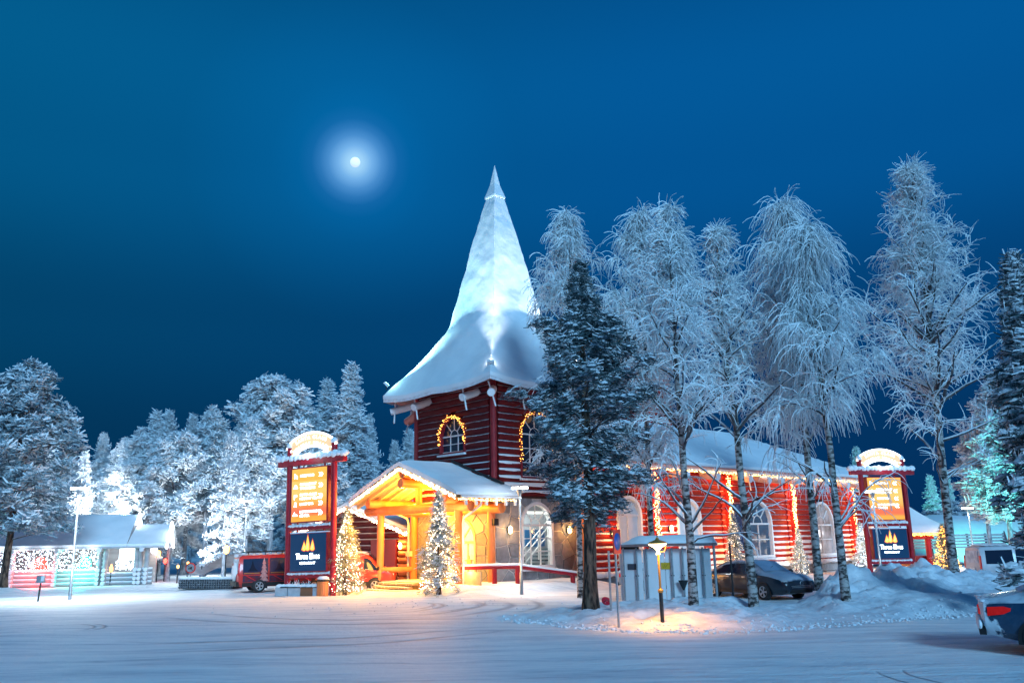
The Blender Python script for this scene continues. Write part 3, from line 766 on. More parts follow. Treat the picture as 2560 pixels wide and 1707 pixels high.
floodlight('teal floodlight at the far left tip of the tower eave', TW(-1.35, S + 1.35, 11.1), TW(1.8, 4.4, 15.6), 5200, (.45, .95, 1.0), 60, TEALE)
floodlight('white floodlight on the right corner of the tower eave behind the big pine', TW(S + 1.2, -1.2, 10.95), TW(4.4, 1.8, 15.8), 5200, (.86, .94, 1), 55, LAMPWHITE)

# small rear turret
tp = PY(1572, 950, 66)
tur = thing('rear_turret', 'small red turret with a snowy pointed roof behind the big pine', 'turret', (tp.x, 66, 0), TROT)
zt = PY(1545, 715, 66).z; ze = PY(1590, 930, 66).z
log_wall(tur, frame_right(-2.2), -2.2, 2.2, ze - 4.5, ze, RED_LOG_HALL, RED_LOG_HALL, [], lambda z: .5, rnd)
log_wall(tur, frame_left(-2.2), -2.2, 2.2, ze - 4.5, ze, RED_LOG_HALL, RED_LOG_HALL, [], None, rnd)
MB().lathe([(.02, zt), (.7, zt - 2.6), (1.7, ze + 1.6), (3.9, ze + .1), (3.85, ze - .2), (1, ze - .1)], 4, T=lambda p: Matrix.Rotation(PI / 4, 3, 'Z') @ p, smooth=False).build('roof', SNOW_ROOF, tur)

# ------------------------------------------------------------------ long log hall to the right
hall = thing('log_hall', 'long bright red log hall with arched white windows and lit log columns', 'hall', TOW, TROT)
HY = -1.3; FW_ = frame_right(HY); X0, X1 = 4.55, 35.2; HZ = 6.45
cols = [4.7, 10.8, 18.3, 26.2, 35.2]
hw = [(8.6, 2.1, 1.05, 3.6), (14.15, 2.4, .95, 3.4), (21.9, 3.0, .95, 3.1), (30.4, 3.3, .85, 3.0)]
def snow_hall(z): return .92 * sstep(3.6, 1.3, z)
for i in range(4):
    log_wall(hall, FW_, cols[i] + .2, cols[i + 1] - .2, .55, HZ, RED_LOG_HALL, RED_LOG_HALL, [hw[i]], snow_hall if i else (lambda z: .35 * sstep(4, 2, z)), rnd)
MB().box(((X0 + X1) / 2, HY + .15, .2), (X1 - X0, .5, .75)).build('plinth', mat('plinth_concrete', (.22, .23, .25), (.30, .31, .33), 6), hall)
sp = MB(); 
for a in np.arange(X0, X1 - .1, .8):
    b = min(a + .82, X1); sp.blob(((a + b) / 2, HY - .28, .52), (.6, .26, .16 + .06 * noise.noise(Vector((a, 0, 0)))), int(a * 10))
sp.build('plinth_snow', SNOW, hall, kind='stuff')
for i, c in enumerate(cols):
    MB().tube([(c, HY - .12, .0), (c + .02, HY - .12, 3), (c, HY - .12, HZ)], .24, 10).build('column', STAIN if i == 0 else RED_LOG_HALL, hall)
    for z in np.arange(.7, HZ - .1, PITCHLOG):
        if i: add_log(hall, (c - .12, HY - .02, z), (c - .75, HY - .10, z), LR * .95, RED_LOG_HALL, RED_LOG_HALL, rnd).name = 'cross_log'
pane_lit = [BLIND, BLIND, mat('hall_glass', (.02, .035, .06), (.05, .08, .13), 1.4, .1, emit=(.10, .24, .44), estr=.16), mat('hall_glass_warm', (.05, .05, .06), (.4, .38, .4), 1.1, .1, emit=(.7, .52, .42), estr=.18)]
for i, o in enumerate(hw): arched_window(hall, FW_, *o, WHITE, pane_lit[i], 1, 2 if i > 1 else 1, dep=.26, bw=.06, casing=.16)
# hall body and end wall
mb = MB(); mb.prism([(X0, 0), (X1, 0), (X1, HZ), (X0, HZ)], frame_right(HY + 11), -.3, 0); mb.build('rear_wall', RED_LOG_HALL, hall)
def end_wall(xe, out):
    T = lambda a, d, z: Vector((xe + d * out, a, z))
    MB().prism([(HY + .1, .2), (HY + 11, .2), (HY + 11, HZ), (HY + 5.4, 9.3), (HY + .1, HZ)], T, -.2, 0).build('end_wall', RED_LOG_HALL, hall)
end_wall(X1 - .1, 1); end_wall(X0 + 1.8, -1)
log_wall(hall, frame_right(HY + .5), X1 + .25, X1 + 6.5, .3, HZ - .8, RED_LOG_HALL, RED_LOG_HALL, [], lambda z: .35, rnd)
vt = MB()
for k in range(9): vt.box((X1 + 3.0, HY + .22, 3.6 + .16 * k), (.5, .06, .06))
vt.build('vent', BLACK, hall)
# roof : gable with a hipped right end, thick rounded snow
EY, RZ_, EZ = HY - 1.15, 9.75, 6.45
def hall_roof(x, t):
    """x along, t 0 eave ..1 ridge"""
    y = EY + t * (HY + 5.4 - EY); z = EZ + (RZ_ - EZ) * (t ** .92)
    return y, z
rm = MB(); nx2, nt2 = 70, 16; xa, xb = X0 - .4, X1 + 1.2
g = []
for i in range(nx2 + 1):
    x = xa + (xb - xa) * i / nx2
    row = []
    for j in range(nt2 + 1):
        t = j / nt2; y, z = hall_roof(x, t); hip = sstep(xb + .5, xb - 11, x)
        lim = EZ + .3 + (RZ_ - EZ) * min(1.0, ((xb - x) / 9.0 + .02)); z = min(z, lim) + .30 - .12 * (1 - t)
        p = Vector((x, y, z)); row.append(p + Vector((0, 0, .06 * noise.noise(p * .7) + .02 * noise.noise(p * 2.5))))
    g.append(row)
Wd = nt2 + 1; flat = [p for r in g for p in r]
rm.add(flat, [(i * Wd + j, (i + 1) * Wd + j, (i + 1) * Wd + j + 1, i * Wd + j + 1) for i in range(nx2) for j in range(nt2)], 0, True)
e0 = [r[0] for r in g]; e1 = [Vector((p.x, p.y - .06, p.z - .28)) for p in e0]; e2 = [Vector((p.x, p.y + .25, EZ - .02)) for p in e0]; K = len(e0)
rm.add(e0 + e1 + e2, [(i, K + i, K + i + 1, i + 1) for i in range(K - 1)] + [(K + i, 2 * K + i, 2 * K + i + 1, K + i + 1) for i in range(K - 1)], 0, True)
rb = [Vector((p.x, HY + 12, EZ)) for p in e0]; rr_ = [r[-1] for r in g]
rm.add(rr_ + rb, [(i, i + 1, K + i + 1, K + i) for i in range(K - 1)], 0, True)
le = [r for r in g[-1]]; rm.add(le + [Vector((p.x + .1, p.y, EZ)) for p in le], [(j, j + 1, Wd + j + 1, Wd + j) for j in range(Wd - 1)][::1], 0)
rm.build('roof_snow', SNOW_ROOF, hall)
MB().box(((xa + xb) / 2, (EY + HY) / 2, EZ - .06), (xb - xa, HY - EY + .2, .1)).build('soffit', SOFFIT, hall)
MB().box(((xa + xb) / 2, EY + .1, EZ - .1), (xb - xa, .1, .3)).build('fascia', FROST_LOG, hall)
for x in (7.0, 9.0, 12.6, 15.7, 19.3, 21.6, 23.2, 25.4, 27.6, 29.4, 32.6, 34.4):
    rafter(hall, (x, HY + .1, EZ - .32), (x, EY - .25, EZ - .62), mat('pink_rafter', (.62, .36, .30), (.72, .48, .42), 3, .7, snow=.3), r=.24)
# lights on the hall
mb = MB()
eave = [TW(x, EY - .0, EZ - .30 + .03 * math.sin(x * 5)) for x in np.arange(xa, xb, .5)]
string_light('long warm string light along the snowy eave of the hall', [eave], 520, WARMBULB, .028, .03, .06, 5)
cdesc = ['first from left, beside a birch trunk', 'second, left of the blue banner', 'third, above the dark saloon', 'last, at the right end']
for i, c in enumerate(cols[1:]):
    pts = [TW(c + .05 * math.sin(z * 3), HY - .42, z) for z in np.arange(.9, HZ - .2, .3)]
    string_light('warm bulbs down a red hall column, ' + cdesc[i], [[p + UX * dx for p in pts] for dx in (-.12, .02, .14)], 300 if i < 3 else 110, WARMBULB, .030, .045, .08, 20 + i, 'bulb wound columns of the hall')
    for z in (1.6, 3.4, 5.2): lamp('column_glow', 'POINT', TW(c - .25, HY - .75, z), 62, (1, .40, .07), None, .3)
for x in np.arange(6, 35, 2.6): lamp('eave_glow', 'POINT', TW(x, EY + .5, EZ - .55), 20, (1, .40, .08), None, .2)
# blue banner on the hall
bn = MB(); rn = random.Random(4)
bn.prism([(18.75, 1.55), (20.05, 1.55), (20.05, 4.35), (18.75, 4.35)], FW_, .24, .27, 0)
for k in range(46):
    a, z, r = rn.uniform(18.85, 19.95), rn.uniform(1.65, 4.25), rn.uniform(.05, .13)
    bn.add([FW_(a + r * math.cos(q * PI / 3), .275 + .0005 * k, z + r * math.sin(q * PI / 3)) for q in range(6)], [(0, 1, 2, 3, 4, 5)], 1)
o = bn.build('banner', [mat('banner_blue', (.012, .04, .13), None), mat('banner_pale_blue', (.05, .13, .30), None)]); o.matrix_world = Matrix.Translation(TOW) @ Matrix.Rotation(TROT, 4, 'Z')
tag(o, 'tall blue patterned banner hung on the hall logs behind a birch', 'banner')
floodlight('white floodlight glaring on the hall eave right of the big pine', TW(7.2, EY - .3, EZ + .35), TW(9.6, 4.5, 9.6), 420, (.88, .95, 1), 120, LAMPWHITE)

# ------------------------------------------------------------------ entrance porch
porch = thing('entrance_porch', 'open timber entrance porch glowing yellow under a snowy gable roof', 'porch', TOW, TROT)
PA = 3.15
for x, y, z0, lab in ((-2.3, 6.5, -.25, None), (-2.3, -.02, .0, 'front post, red on its outer side'), (-.35, 6.2, .3, None), (-.35, -.15, .3, None)):
    o = MB().tube([(x, y, z0), (x, y, 3.85)], .19, 14).build('post', STAIN, porch)
    if lab: o['label'] = lab
MB().tube([(-2.3, 7.75, 3.98), (-2.3, -.95, 3.98)], .24, 14).build('tie_beam', STAIN, porch)
MB().tube([(-.35, 7.2, 3.9), (-.35, -.95, 3.9)], .24, 14).build('tie_beam', STAIN, porch)
for y in (6.5, 0.0): MB().tube([(-3.15, y, 4.33), (-.05, y, 4.33)], .21, 14).build('side_beam', STAIN, porch)
MB().tube([(-3.45, PA, 5.22), (-.05, PA, 5.22)], .24, 14).build('ridge_beam', STAIN, porch)
MB().tube([(-3.35, PA, 5.66), (-.05, PA, 5.66)], .21, 14).build('ridge_beam', STAIN, porch)
MB().tube([(-2.3, PA, 4.1), (-2.3, PA, 5.2)], .17, 12).build('king_post', STAIN, porch)
MB().tube([(-2.3, 6.4, .95), (-.4, 6.2, .95)], .14, 12).build('rail', STAIN, porch)
GX = -3.5
def pr_z(y): return 6.05 - abs(y - PA) * .355
for sgn, yo in ((1, 7.62), (-1, -1.3)):
    n = 26
    for i in range(9):            # ceiling boards, one part each, running with the slope
        x0 = GX + .05 + (3.45 / 9) * i
        b = MB(); A = [(x0, PA, pr_z(PA) - .14), (x0 + .36, PA, pr_z(PA) - .14), (x0 + .36, yo, pr_z(yo) - .14), (x0, yo, pr_z(yo) - .14)]
        b.add(A, [(0, 1, 2, 3)]); b.add([(p[0], p[1], p[2] + .03) for p in A], [(0, 3, 2, 1)]); b.build('ceiling_board', CEIL, porch)
    for x in np.arange(GX + .5, -.2, .62):
        MB().bar((x, PA + sgn * .15, pr_z(PA) - .25), (x, yo + sgn * .08, pr_z(yo) - .25), .09, .2).build('rafter', CEIL, porch)
    MB().bar((GX, PA, pr_z(PA) - .10), (GX, yo, pr_z(yo) - .10), .05, .26).build('barge_board', CEIL, porch)
    MB().bar((GX - .02, PA, pr_z(PA) + .06), (GX - .02, yo, pr_z(yo) + .06), .06, .06).build('roof_edge', DARKMETAL, porch)
    sn = MB(); nxp, nyp = 14, 22; grid = []
    for i in range(nxp + 1):
        x = GX - .08 + (3.62) * i / nxp
        if sgn < 0: x = GX - .08 + 3.95 * i / nxp
        row = []
        for j in range(nyp + 1):
            y = PA + (yo + sgn * .12 - PA) * j / nyp; e = min(1, (nyp - j) / 2.2)
            p = Vector((x, y, pr_z(y) + .14 + .20 * e ** .5 * min(1, .55 + i / 3))); row.append(p + Vector((0, 0, .05 * noise.noise(p * 1.3) + .02 * noise.noise(p * 4))))
        grid.append(row)
    Wp = nyp + 1; vs = [p for r in grid for p in r]; q = [(i * Wp + j, (i + 1) * Wp + j, (i + 1) * Wp + j + 1, i * Wp + j + 1) for i in range(nxp) for j in range(nyp)]
    sn.add(vs, q if sgn > 0 else [f[::-1] for f in q], 0, True)
    for edge in ([r[-1] for r in grid], grid[0]):
        K = len(edge); sn.add(edge + [Vector((p.x, p.y, pr_z(p.y) + .03)) for p in edge], [(i, i + 1, K + i + 1, K + i) for i in range(K - 1)], 0, True)
    sn.build('roof_snow', SNOW_ROOF, porch)
for x in np.arange(GX + .5, .2, .62): MB().box((x, -1.42, pr_z(-1.3) - .30), (.12, .1, .34)).build('rafter_end', FROST_LOG, porch)
MB().bar((GX + .2, -1.45, pr_z(-1.4) - .05), (.45, -1.45, pr_z(-1.4) - .05), .1, .1).build('gutter', FROST_LOG, porch)
MB().bar((-.12, PA, 6.5), (-.12, -.8, 5.1), .2, .1).build('flashing', DARKMETAL, porch)
WPIPE = mat('white_pipe', (.68, .68, .70), None, rough=.4)
MB().tube([(-2.0, -1.4, 4.4), (-2.05, -1.35, 4.0), (-2.3, -.42, 3.45), (-2.3, -.36, 3.2), (-2.3, -.36, .15)], .06, 8).build('downpipe', WPIPE, porch)
MB().tube([(-.9, 7.6, 4.4), (-.95, 7.5, 4.0), (-.5, 6.62, 3.6), (-.45, 6.55, 3.3), (-.45, 6.55, .4), (-.8, 6.7, .2)], .06, 8).build('downpipe', WPIPE, porch)
MB().box((-.66, 6.2, 1.75), (.16, .38, .26)).build('meter_box', mat('meter_box_cream', (.7, .6, .4), None), porch)
MB().box((-1.2, 3.2, .22), (2.3, 6.6, .4)).build('floor', mat('porch_floor', (.40, .25, .12), (.55, .38, .2), 5, snow=.45), porch)
for k in range(3): MB().box((-2.65 - .34 * k, 4.4, .34 - .15 * k), (.36, 3.0, .09)).build('step', mat('snowy_step', (.4, .28, .15), None, snow=.15), porch)
MB().box((-2.25, -.9, .62), (.06, 1.35, .75)).build('side_panel', CEIL, porch)
MB().box((-.3, -.35, 3.25), (.3, .25, .32)).build('speaker_box', BLACK, porch)
for y in (1.6, 4.6): MB().lathe([(.01, 0), (.12, -.02), (.1, -.06)], 12, T=lambda p, y=y: p + Vector((-1.7, y, pr_z(y) - .2))).build('ceiling_spot', LAMPWARM, porch)
for x, y, z, e in ((-1.6, 1.6, 4.75, 800), (-1.6, 4.6, 4.75, 800), (-1.9, 3.2, 3.62, 1300), (-3.3, 3.2, 5.0, 900)): lamp('porch_light', 'POINT', (x, y, z), e, (1, .40, .032), porch, .12)
gl = [TW(GX - .06, y, pr_z(y) - .06) for y in np.linspace(7.6, PA, 24)]; gr = [TW(GX - .06, y, pr_z(y) - .06) for y in np.linspace(PA, -1.3, 24)]
string_light('dense pale string light along both slopes of the porch gable', [gl, gr], 420, PINKBULB, .026, .03, .12, 7)
string_light('warm string light under the right eave of the porch', [[TW(x, -1.47, pr_z(-1.4) - .16) for x in np.arange(GX, .4, .3)]], 90, WARMBULB, .024, .02, .06, 8)

# ------------------------------------------------------------------ low cabin behind the porch
cabin = thing('log_cabin', 'low dark red gabled cabin with a lit gable behind the orange van', 'cabin', TOW, TROT)
CX = .9; CA, CZ = 13.5, 4.55
def cz(y): return CZ - abs(y - CA) * .252
log_wall(cabin, frame_left(CX), 8.0, 19.0, .1, 3.0, RED_LOG, STAIN, [], None, rnd, gable=(CA, 4.35))
add_log(cabin, (CX - .1, 7.85, .1), (CX - .1, 7.85, 2.95), .2, STAIN, STAIN, rnd).name = 'corner_post'
for z in np.arange(.3, 2.9, PITCHLOG): add_log(cabin, (CX - .1, 8.0, z), (CX - .35, 8.75, z), LR * .9, STAIN, STAIN, rnd).name = 'cross_log'
MB().box((CX - .2, 10.6, 1.3), (.1, 2.6, 2.4)).build('door', mat('cabin_door', (.28, .03, .03), None, rough=.5), cabin)
MB().prism([(7.0, .1), (7.8, .1), (7.8, 3), (7.0, 3)], frame_left(CX + .6), -.2, 0).build('link_wall', RED_LOG, cabin)
sn = MB(); grid = []
for i in range(13):
    x = -.15 + 12 * i / 12
    grid.append([Vector((x, y, cz(y) + .22 - .1 * (abs(y - CA) > 6.2) + .05 * noise.noise(Vector((x, y, 4))))) for y in np.linspace(7.0, 20.0, 31)])
vs = [p for r in grid for p in r]; sn.add(vs, [(i * 31 + j, i * 31 + j + 1, (i + 1) * 31 + j + 1, (i + 1) * 31 + j)[::-1] for i in range(12) for j in range(30)], 0, True)
for edge in (grid[0], [r[0] for r in grid]):
    K = len(edge); sn.add(edge + [Vector((p.x, p.y, cz(p.y) - .02)) for p in edge], [(i, i + 1, K + i + 1, K + i) for i in range(K - 1)], 0, True)
sn.build('roof_snow', SNOW_ROOF, cabin)
un = MB(); un.add([(-.1, 7.05, cz(7.05)), (CX, 7.05, cz(7.05)), (CX, CA, CZ), (-.1, CA, CZ), (CX, 19.95, cz(19.95)), (-.1, 19.95, cz(19.95))], [(0, 3, 2, 1), (3, 5, 4, 2)]); un.build('soffit', SOFFIT, cabin)
for y in (7.05, 19.95): MB().bar((-.12, CA, CZ - .1), (-.12, y, cz(y) - .1), .06, .28).build('barge_board', mat('pale_barge', (.6, .38, .32), None), cabin)
MB().tube([(.2, 7.1, 2.75), (.4, 7.2, 2.5), (.75, 7.7, 2.1), (.75, 7.75, 1.9), (.75, 7.75, .0)], .06, 8).build('downpipe', WPIPE, cabin)
string_light('pale string light hung along the low cabin gable left of the porch', [[TW(-.2, y, cz(y) - .08) for y in np.linspace(19.9, CA, 20)], [TW(-.2, y, cz(y) - .08) for y in np.linspace(CA, 7.05, 20)]], 420, PINKBULB, .028, .03, .16, 9)
for y in (9, 12, 15): lamp('gable_glow', 'POINT', TW(-.5, y, cz(y) - .3), 30, (1, .6, .3), None, .2)

# ------------------------------------------------------------------ wall lamps
def wall_lamp(label, loc, nrm, e=16):
    t = thing('wall_lamp', label, 'wall lamp', loc, 0, 'wall lamps along the log building')
    n = Vector(nrm).normalized()
    MB().box(n * .05, (.12, .12, .30), n.to_track_quat('X', 'Z').to_matrix()).build('backplate', DARKMETAL, t)
    MB().lathe([(.02, -.19), (.085, -.13), (.105, 0), (.085, .13), (.02, .19)], 12, T=lambda p: p + n * .2).build('lamp_shade', LAMPWARM, t)
    lamp('lamp_light', 'POINT', n * .42, e * 3, (1, .42, .10), t, .08)
NR, NL = -UY, -UX
wall_lamp('amber wall lamp on the flagstones left of the white arched window', TW(.78, -.1, 2.87), NR)
wall_lamp('amber wall lamp on the flagstones right of the white arched window', TW(5.05, -.1, 2.85), NR)
wall_lamp('amber wall lamp on the orange column where flagstones meet logs', TW(4.7, HY - .36, 2.8), NR, 10)
wall_lamp('amber wall lamp on red logs left of the second hall window', TW(12.1, HY - .2, 2.85), NR, 30)
wall_lamp('amber wall lamp beside the cabin corner behind the porch post', TW(CX - .28, 8.55, 2.15), NL, 30)
wall_lamp('amber wall lamp on red logs glimpsed through the big pine branches', TW(7.0, HY - .2, 2.6), NR, 16)

# ramp railing
rail = thing('ramp_railing', 'red log handrail with snow on top running right along the ramp', 'railing', (0, 0, 0))
RPT = [PY(1152, 1419, 40.3), PY(1236, 1417, 40.3), PY(1294, 1416, 40.6), PY(1432, 1434, 42.6), PY(1475, 1440, 43.2)]
MB().tube(RPT, .10, 10).build('rail', RED_SIGN, rail)
sn = MB(); sn.tube([p + Vector((0, 0, .085)) for p in RPT], .085, 8); sn.build('snow_cap', SNOW, rail)
for k in (1, 2, 3):
    p = RPT[k]; MB().tube([(p.x, p.y + .1, gz(p.x, p.y) - .1), (p.x, p.y + .02, p.z)], .12, 10).build('post', RED_SIGN, rail)

# ------------------------------------------------------------------ trees
def rot_z(a):
    c, s = np.cos(a), np.sin(a); z = np.zeros_like(c); o = np.ones_like(c)
    return np.stack([np.stack([c, -s, z], -1), np.stack([s, c, z], -1), np.stack([z, z, o], -1)], -2)
def tubes_np(P, Rr, n=3):
    """P (k,m,3) polylines, Rr (k,m) radii -> verts, quads"""
    k, m_, _ = P.shape
    Tn = np.gradient(P, axis=1); Tn /= np.linalg.norm(Tn, axis=2, keepdims=True) + 1e-9
    ref = np.where(np.abs(Tn[..., 2:3]) > .9, np.array([1.0, 0, 0]), np.array([0, 0, 1.0]))
    A = np.cross(Tn, ref); A /= np.linalg.norm(A, axis=2, keepdims=True) + 1e-9
    B = np.cross(Tn, A)
    an = 2 * PI * np.arange(n) / n
    V = P[:, :, None, :] + (A[:, :, None, :] * np.cos(an)[None, None, :, None] + B[:, :, None, :] * np.sin(an)[None, None, :, None]) * Rr[:, :, None, None]
    V = V.reshape(-1, 3)
    ii = np.arange(k)[:, None, None] * (m_ * n) + np.arange(m_ - 1)[None, :, None] * n
    j = np.arange(n)[None, None, :]; j2 = (j + 1) % n
    Q = np.stack([ii + j, ii + j2, ii + n + j2, ii + n + j], -1).reshape(-1, 4)
    return V, Q
def walk(start, d, L, m_, droop, jit, rg):
    """vectorised random walks: start (k,3), d (k,3), L (k,) ; droop pulls the direction down"""
    k = len(start); P = np.zeros((k, m_, 3)); P[:, 0] = start; D = d.copy(); st = (L / (m_ - 1))[:, None]
    for i in range(1, m_):
        D = D + rg.normal(0, jit, (k, 3)); D[:, 2] -= droop; D /= np.linalg.norm(D, axis=1, keepdims=True) + 1e-9
        P[:, i] = P[:, i - 1] + D * st
    return P, D
def birch(label, base, H, zb, wid, seed, droop=.35, nbr=46, nsub=7, ntw=7, twl=1.3, rise=.9, profile=None, tr=.15, lean=0.0, dens=1.0, group=None, low=None):
    rg = np.random.default_rng(seed)
    t = thing('birch_tree', label, 'birch', base, 0, group or 'frosted birches in front of the hall')
    # trunk
    mseg = 14; zz = np.linspace(-.15, H * .97, mseg); wob = np.cumsum(rg.normal(0, .05, (mseg, 2)), 0) * (np.linspace(0, 1, mseg)[:, None] ** .5)
    TP = np.stack([wob[:, 0] + lean * (zz / H) ** 1.3, wob[:, 1], zz], 1); TP[0, :2] = TP[1, :2] * .5
    TR = tr * (1 - zz / H).clip(.05) ** .75 * np.where(zz < .4, 1.18, 1.0)
    mb = MB(); mb.tube([Vector(p) for p in TP], list(TR), 9); mb.build('trunk', BARK_BIRCH, t)
    def trunk_at(z): return np.stack([np.interp(z, zz, TP[:, 0]), np.interp(z, zz, TP[:, 1]), z], -1)
    prof = profile or [(0, .55), (.25, 1), (.6, .8), (.85, .45), (1, .12)]
    px_, py_ = [a for a, b in prof], [b for a, b in prof]
    s = np.sort(rg.random(nbr)) ** 1.0; zbr = zb + (H * .97 - zb) * s
    if low: zbr[:low] = zb * (.52 + .44 * rg.random(low))
    ph = np.arange(nbr) * 2.39996 + rg.normal(0, .5, nbr)
    L = wid * np.interp(s, px_, py_) * rg.uniform(.6, 1.3, nbr) * 1.45
    el = (rise * (.75 + .45 * s) + rg.normal(0, .12, nbr)).clip(.1, 1.38)
    d = np.stack([np.cos(ph) * np.cos(el), np.sin(ph) * np.cos(el), np.sin(el)], 1)
    m1 = 9; BP, BD = walk(trunk_at(zbr), d, L, m1, .03 + droop * .08, .11, rg)
    BR = (.014 + .020 * L)[:, None] * np.linspace(1, .25, m1)[None, :]
    V1, Q1 = tubes_np(BP, BR, 5)
    # side shoots
    wts = np.where(zbr < zb, .12, .42 + .58 * ((zbr - zb) / (H * .35)).clip(0, 1)); idx = rg.choice(nbr, nbr * nsub, p=wts / wts.sum()); idx.sort(); k = len(idx); tt = rg.uniform(1.5, m1 - 1.01, k); i0 = tt.astype(int); fr = (tt - i0)[:, None]
    st = BP[idx, i0] * (1 - fr) + BP[idx, i0 + 1] * fr; bd = BP[idx, i0 + 1] - BP[idx, i0]; bd /= np.linalg.norm(bd, axis=1, keepdims=True)
    rd = rg.normal(0, 1, (k, 3)); rd /= np.linalg.norm(rd, axis=1, keepdims=True); sd = bd * .7 + rd * .8; sd[:, 2] += .15; sd /= np.linalg.norm(sd, axis=1, keepdims=True)
    SL = (L[idx] * rg.uniform(.22, .5, k)).clip(.25, 1.5)
    m2 = 6; SP, SD = walk(st, sd, SL, m2, droop * .30, .16, rg)
    V2, Q2 = tubes_np(SP, np.linspace(.024, .014, m2)[None, :] * np.ones((k, 1)), 4)
    # twigs, heavy with rime
    kk = int(k * ntw * dens * .82); pick = rg.integers(0, k, kk); tt = rg.uniform(.4, m2 - 1.01, kk); i0 = tt.astype(int); fr = (tt - i0)[:, None]
    st = SP[pick, i0] * (1 - fr) + SP[pick, i0 + 1] * fr; bd = SP[pick, i0 + 1] - SP[pick, i0]; bd /= np.linalg.norm(bd, axis=1, keepdims=True)
    rd = rg.normal(0, 1, (kk, 3)); rd /= np.linalg.norm(rd, axis=1, keepdims=True); td = bd * .6 + rd * .7; td /= np.linalg.norm(td, axis=1, keepdims=True)
    m3 = 7; TL = rg.uniform(.35, 1.0, kk) * twl; W3, _ = walk(st, td, TL, m3, droop, .13, rg)
    V3, Q3 = tubes_np(W3, np.linspace(.0155, .010, m3)[None, :] * rg.uniform(.75, 1.35, (kk, 1)), 3)
    fin(bpy.data.objects.new('branch', np_mesh('branch', V1, Q1, [LIMB], None, True)), t, kind='stuff')
    V = np.concatenate([V2, V3]); Q = np.concatenate([Q2, Q3 + len(V2)])
    fin(bpy.data.objects.new('crown', np_mesh('crown', V, Q, [TWIG], None, False)), t, kind='stuff')
    return t

def tuft_template(rg, nq, spread, ln, wd, mats_frac, flat=.5, cap=0.0):
    """a clump of needle sprays: nq slim quads leaving a centre, some of them snow on top"""
    V, F, M_ = [], [], []
    for i in range(nq):
        d = rg.normal(0, 1, 3); d[2] = abs(d[2]) * flat - .12; d /= np.linalg.norm(d)
        c = rg.normal(0, spread, 3) * [1, 1, .6]; l = ln * rg.uniform(.6, 1.2); w_ = wd * rg.uniform(.7, 1.3)
        a = np.cross(d, rg.normal(0, 1, 3)); a /= np.linalg.norm(a)
        mi = 1 if rg.random() < mats_frac else 0
        if mi: c[2] += spread * .55
        n = len(V); V += [c - a * w_ * .5, c + a * w_ * .5, c + d * l + a * w_ * .3, c + d * l - a * w_ * .3]; F.append((n, n + 1, n + 2, n + 3)); M_.append(mi)
    if cap:
        n = len(V); R_ = cap; k = 6      # lumpy pillow of snow
        V.append(np.array([0, 0, R_ * .95])); 
        for lev, (rr, zz) in enumerate(((.75, .7), (1.05, .35))):
            for j in range(k):
                an = 2 * PI * (j + .5 * lev) / k; q = rg.uniform(.8, 1.2); V.append(np.array([rr * R_ * q * math.cos(an), rr * R_ * q * math.sin(an), zz * R_ * rg.uniform(.8, 1.1)]))
        for j in range(k): F.append((n, n + 1 + j, n + 1 + (j + 1) % k, n + 1 + (j + 1) % k)); M_.append(1)
        for j in range(k): F.append((n + 1 + j, n + 1 + k + j, n + 1 + k + (j + 1) % k, n + 1 + (j + 1) % k)); M_.append(1)
    return np.array(V), np.array(F), np.array(M_)
def scatter(templates, pos, ang, tilt_dir, tilt, sc, rg):
    """copies of clump templates at pos, turned by ang, tilted outwards"""
    outV, outF, outM, off = [], [], [], 0
    which = rg.integers(0, len(templates), len(pos))
    for ti, (V, F, M_) in enumerate(templates):
        s = np.where(which == ti)[0]
        if not len(s): continue
        R = rot_z(ang[s])
        P = np.einsum('kij,nj->kni', R, V) * sc[s][:, None, None]
        # droop the side that points outwards
        td = tilt_dir[s]; dotp = P[:, :, 0] * td[:, None, 0] + P[:, :, 1] * td[:, None, 1]
        P[:, :, 2] -= dotp * tilt[s][:, None]
        P += pos[s][:, None, :]
        n = len(V); outV.append(P.reshape(-1, 3)); outF.append((F[None] + (np.arange(len(s)) * n)[:, None, None] + off).reshape(-1, 4)); outM.append(np.tile(M_, len(s))); off += n * len(s)
    return np.concatenate(outV), np.concatenate(outF), np.concatenate(outM)
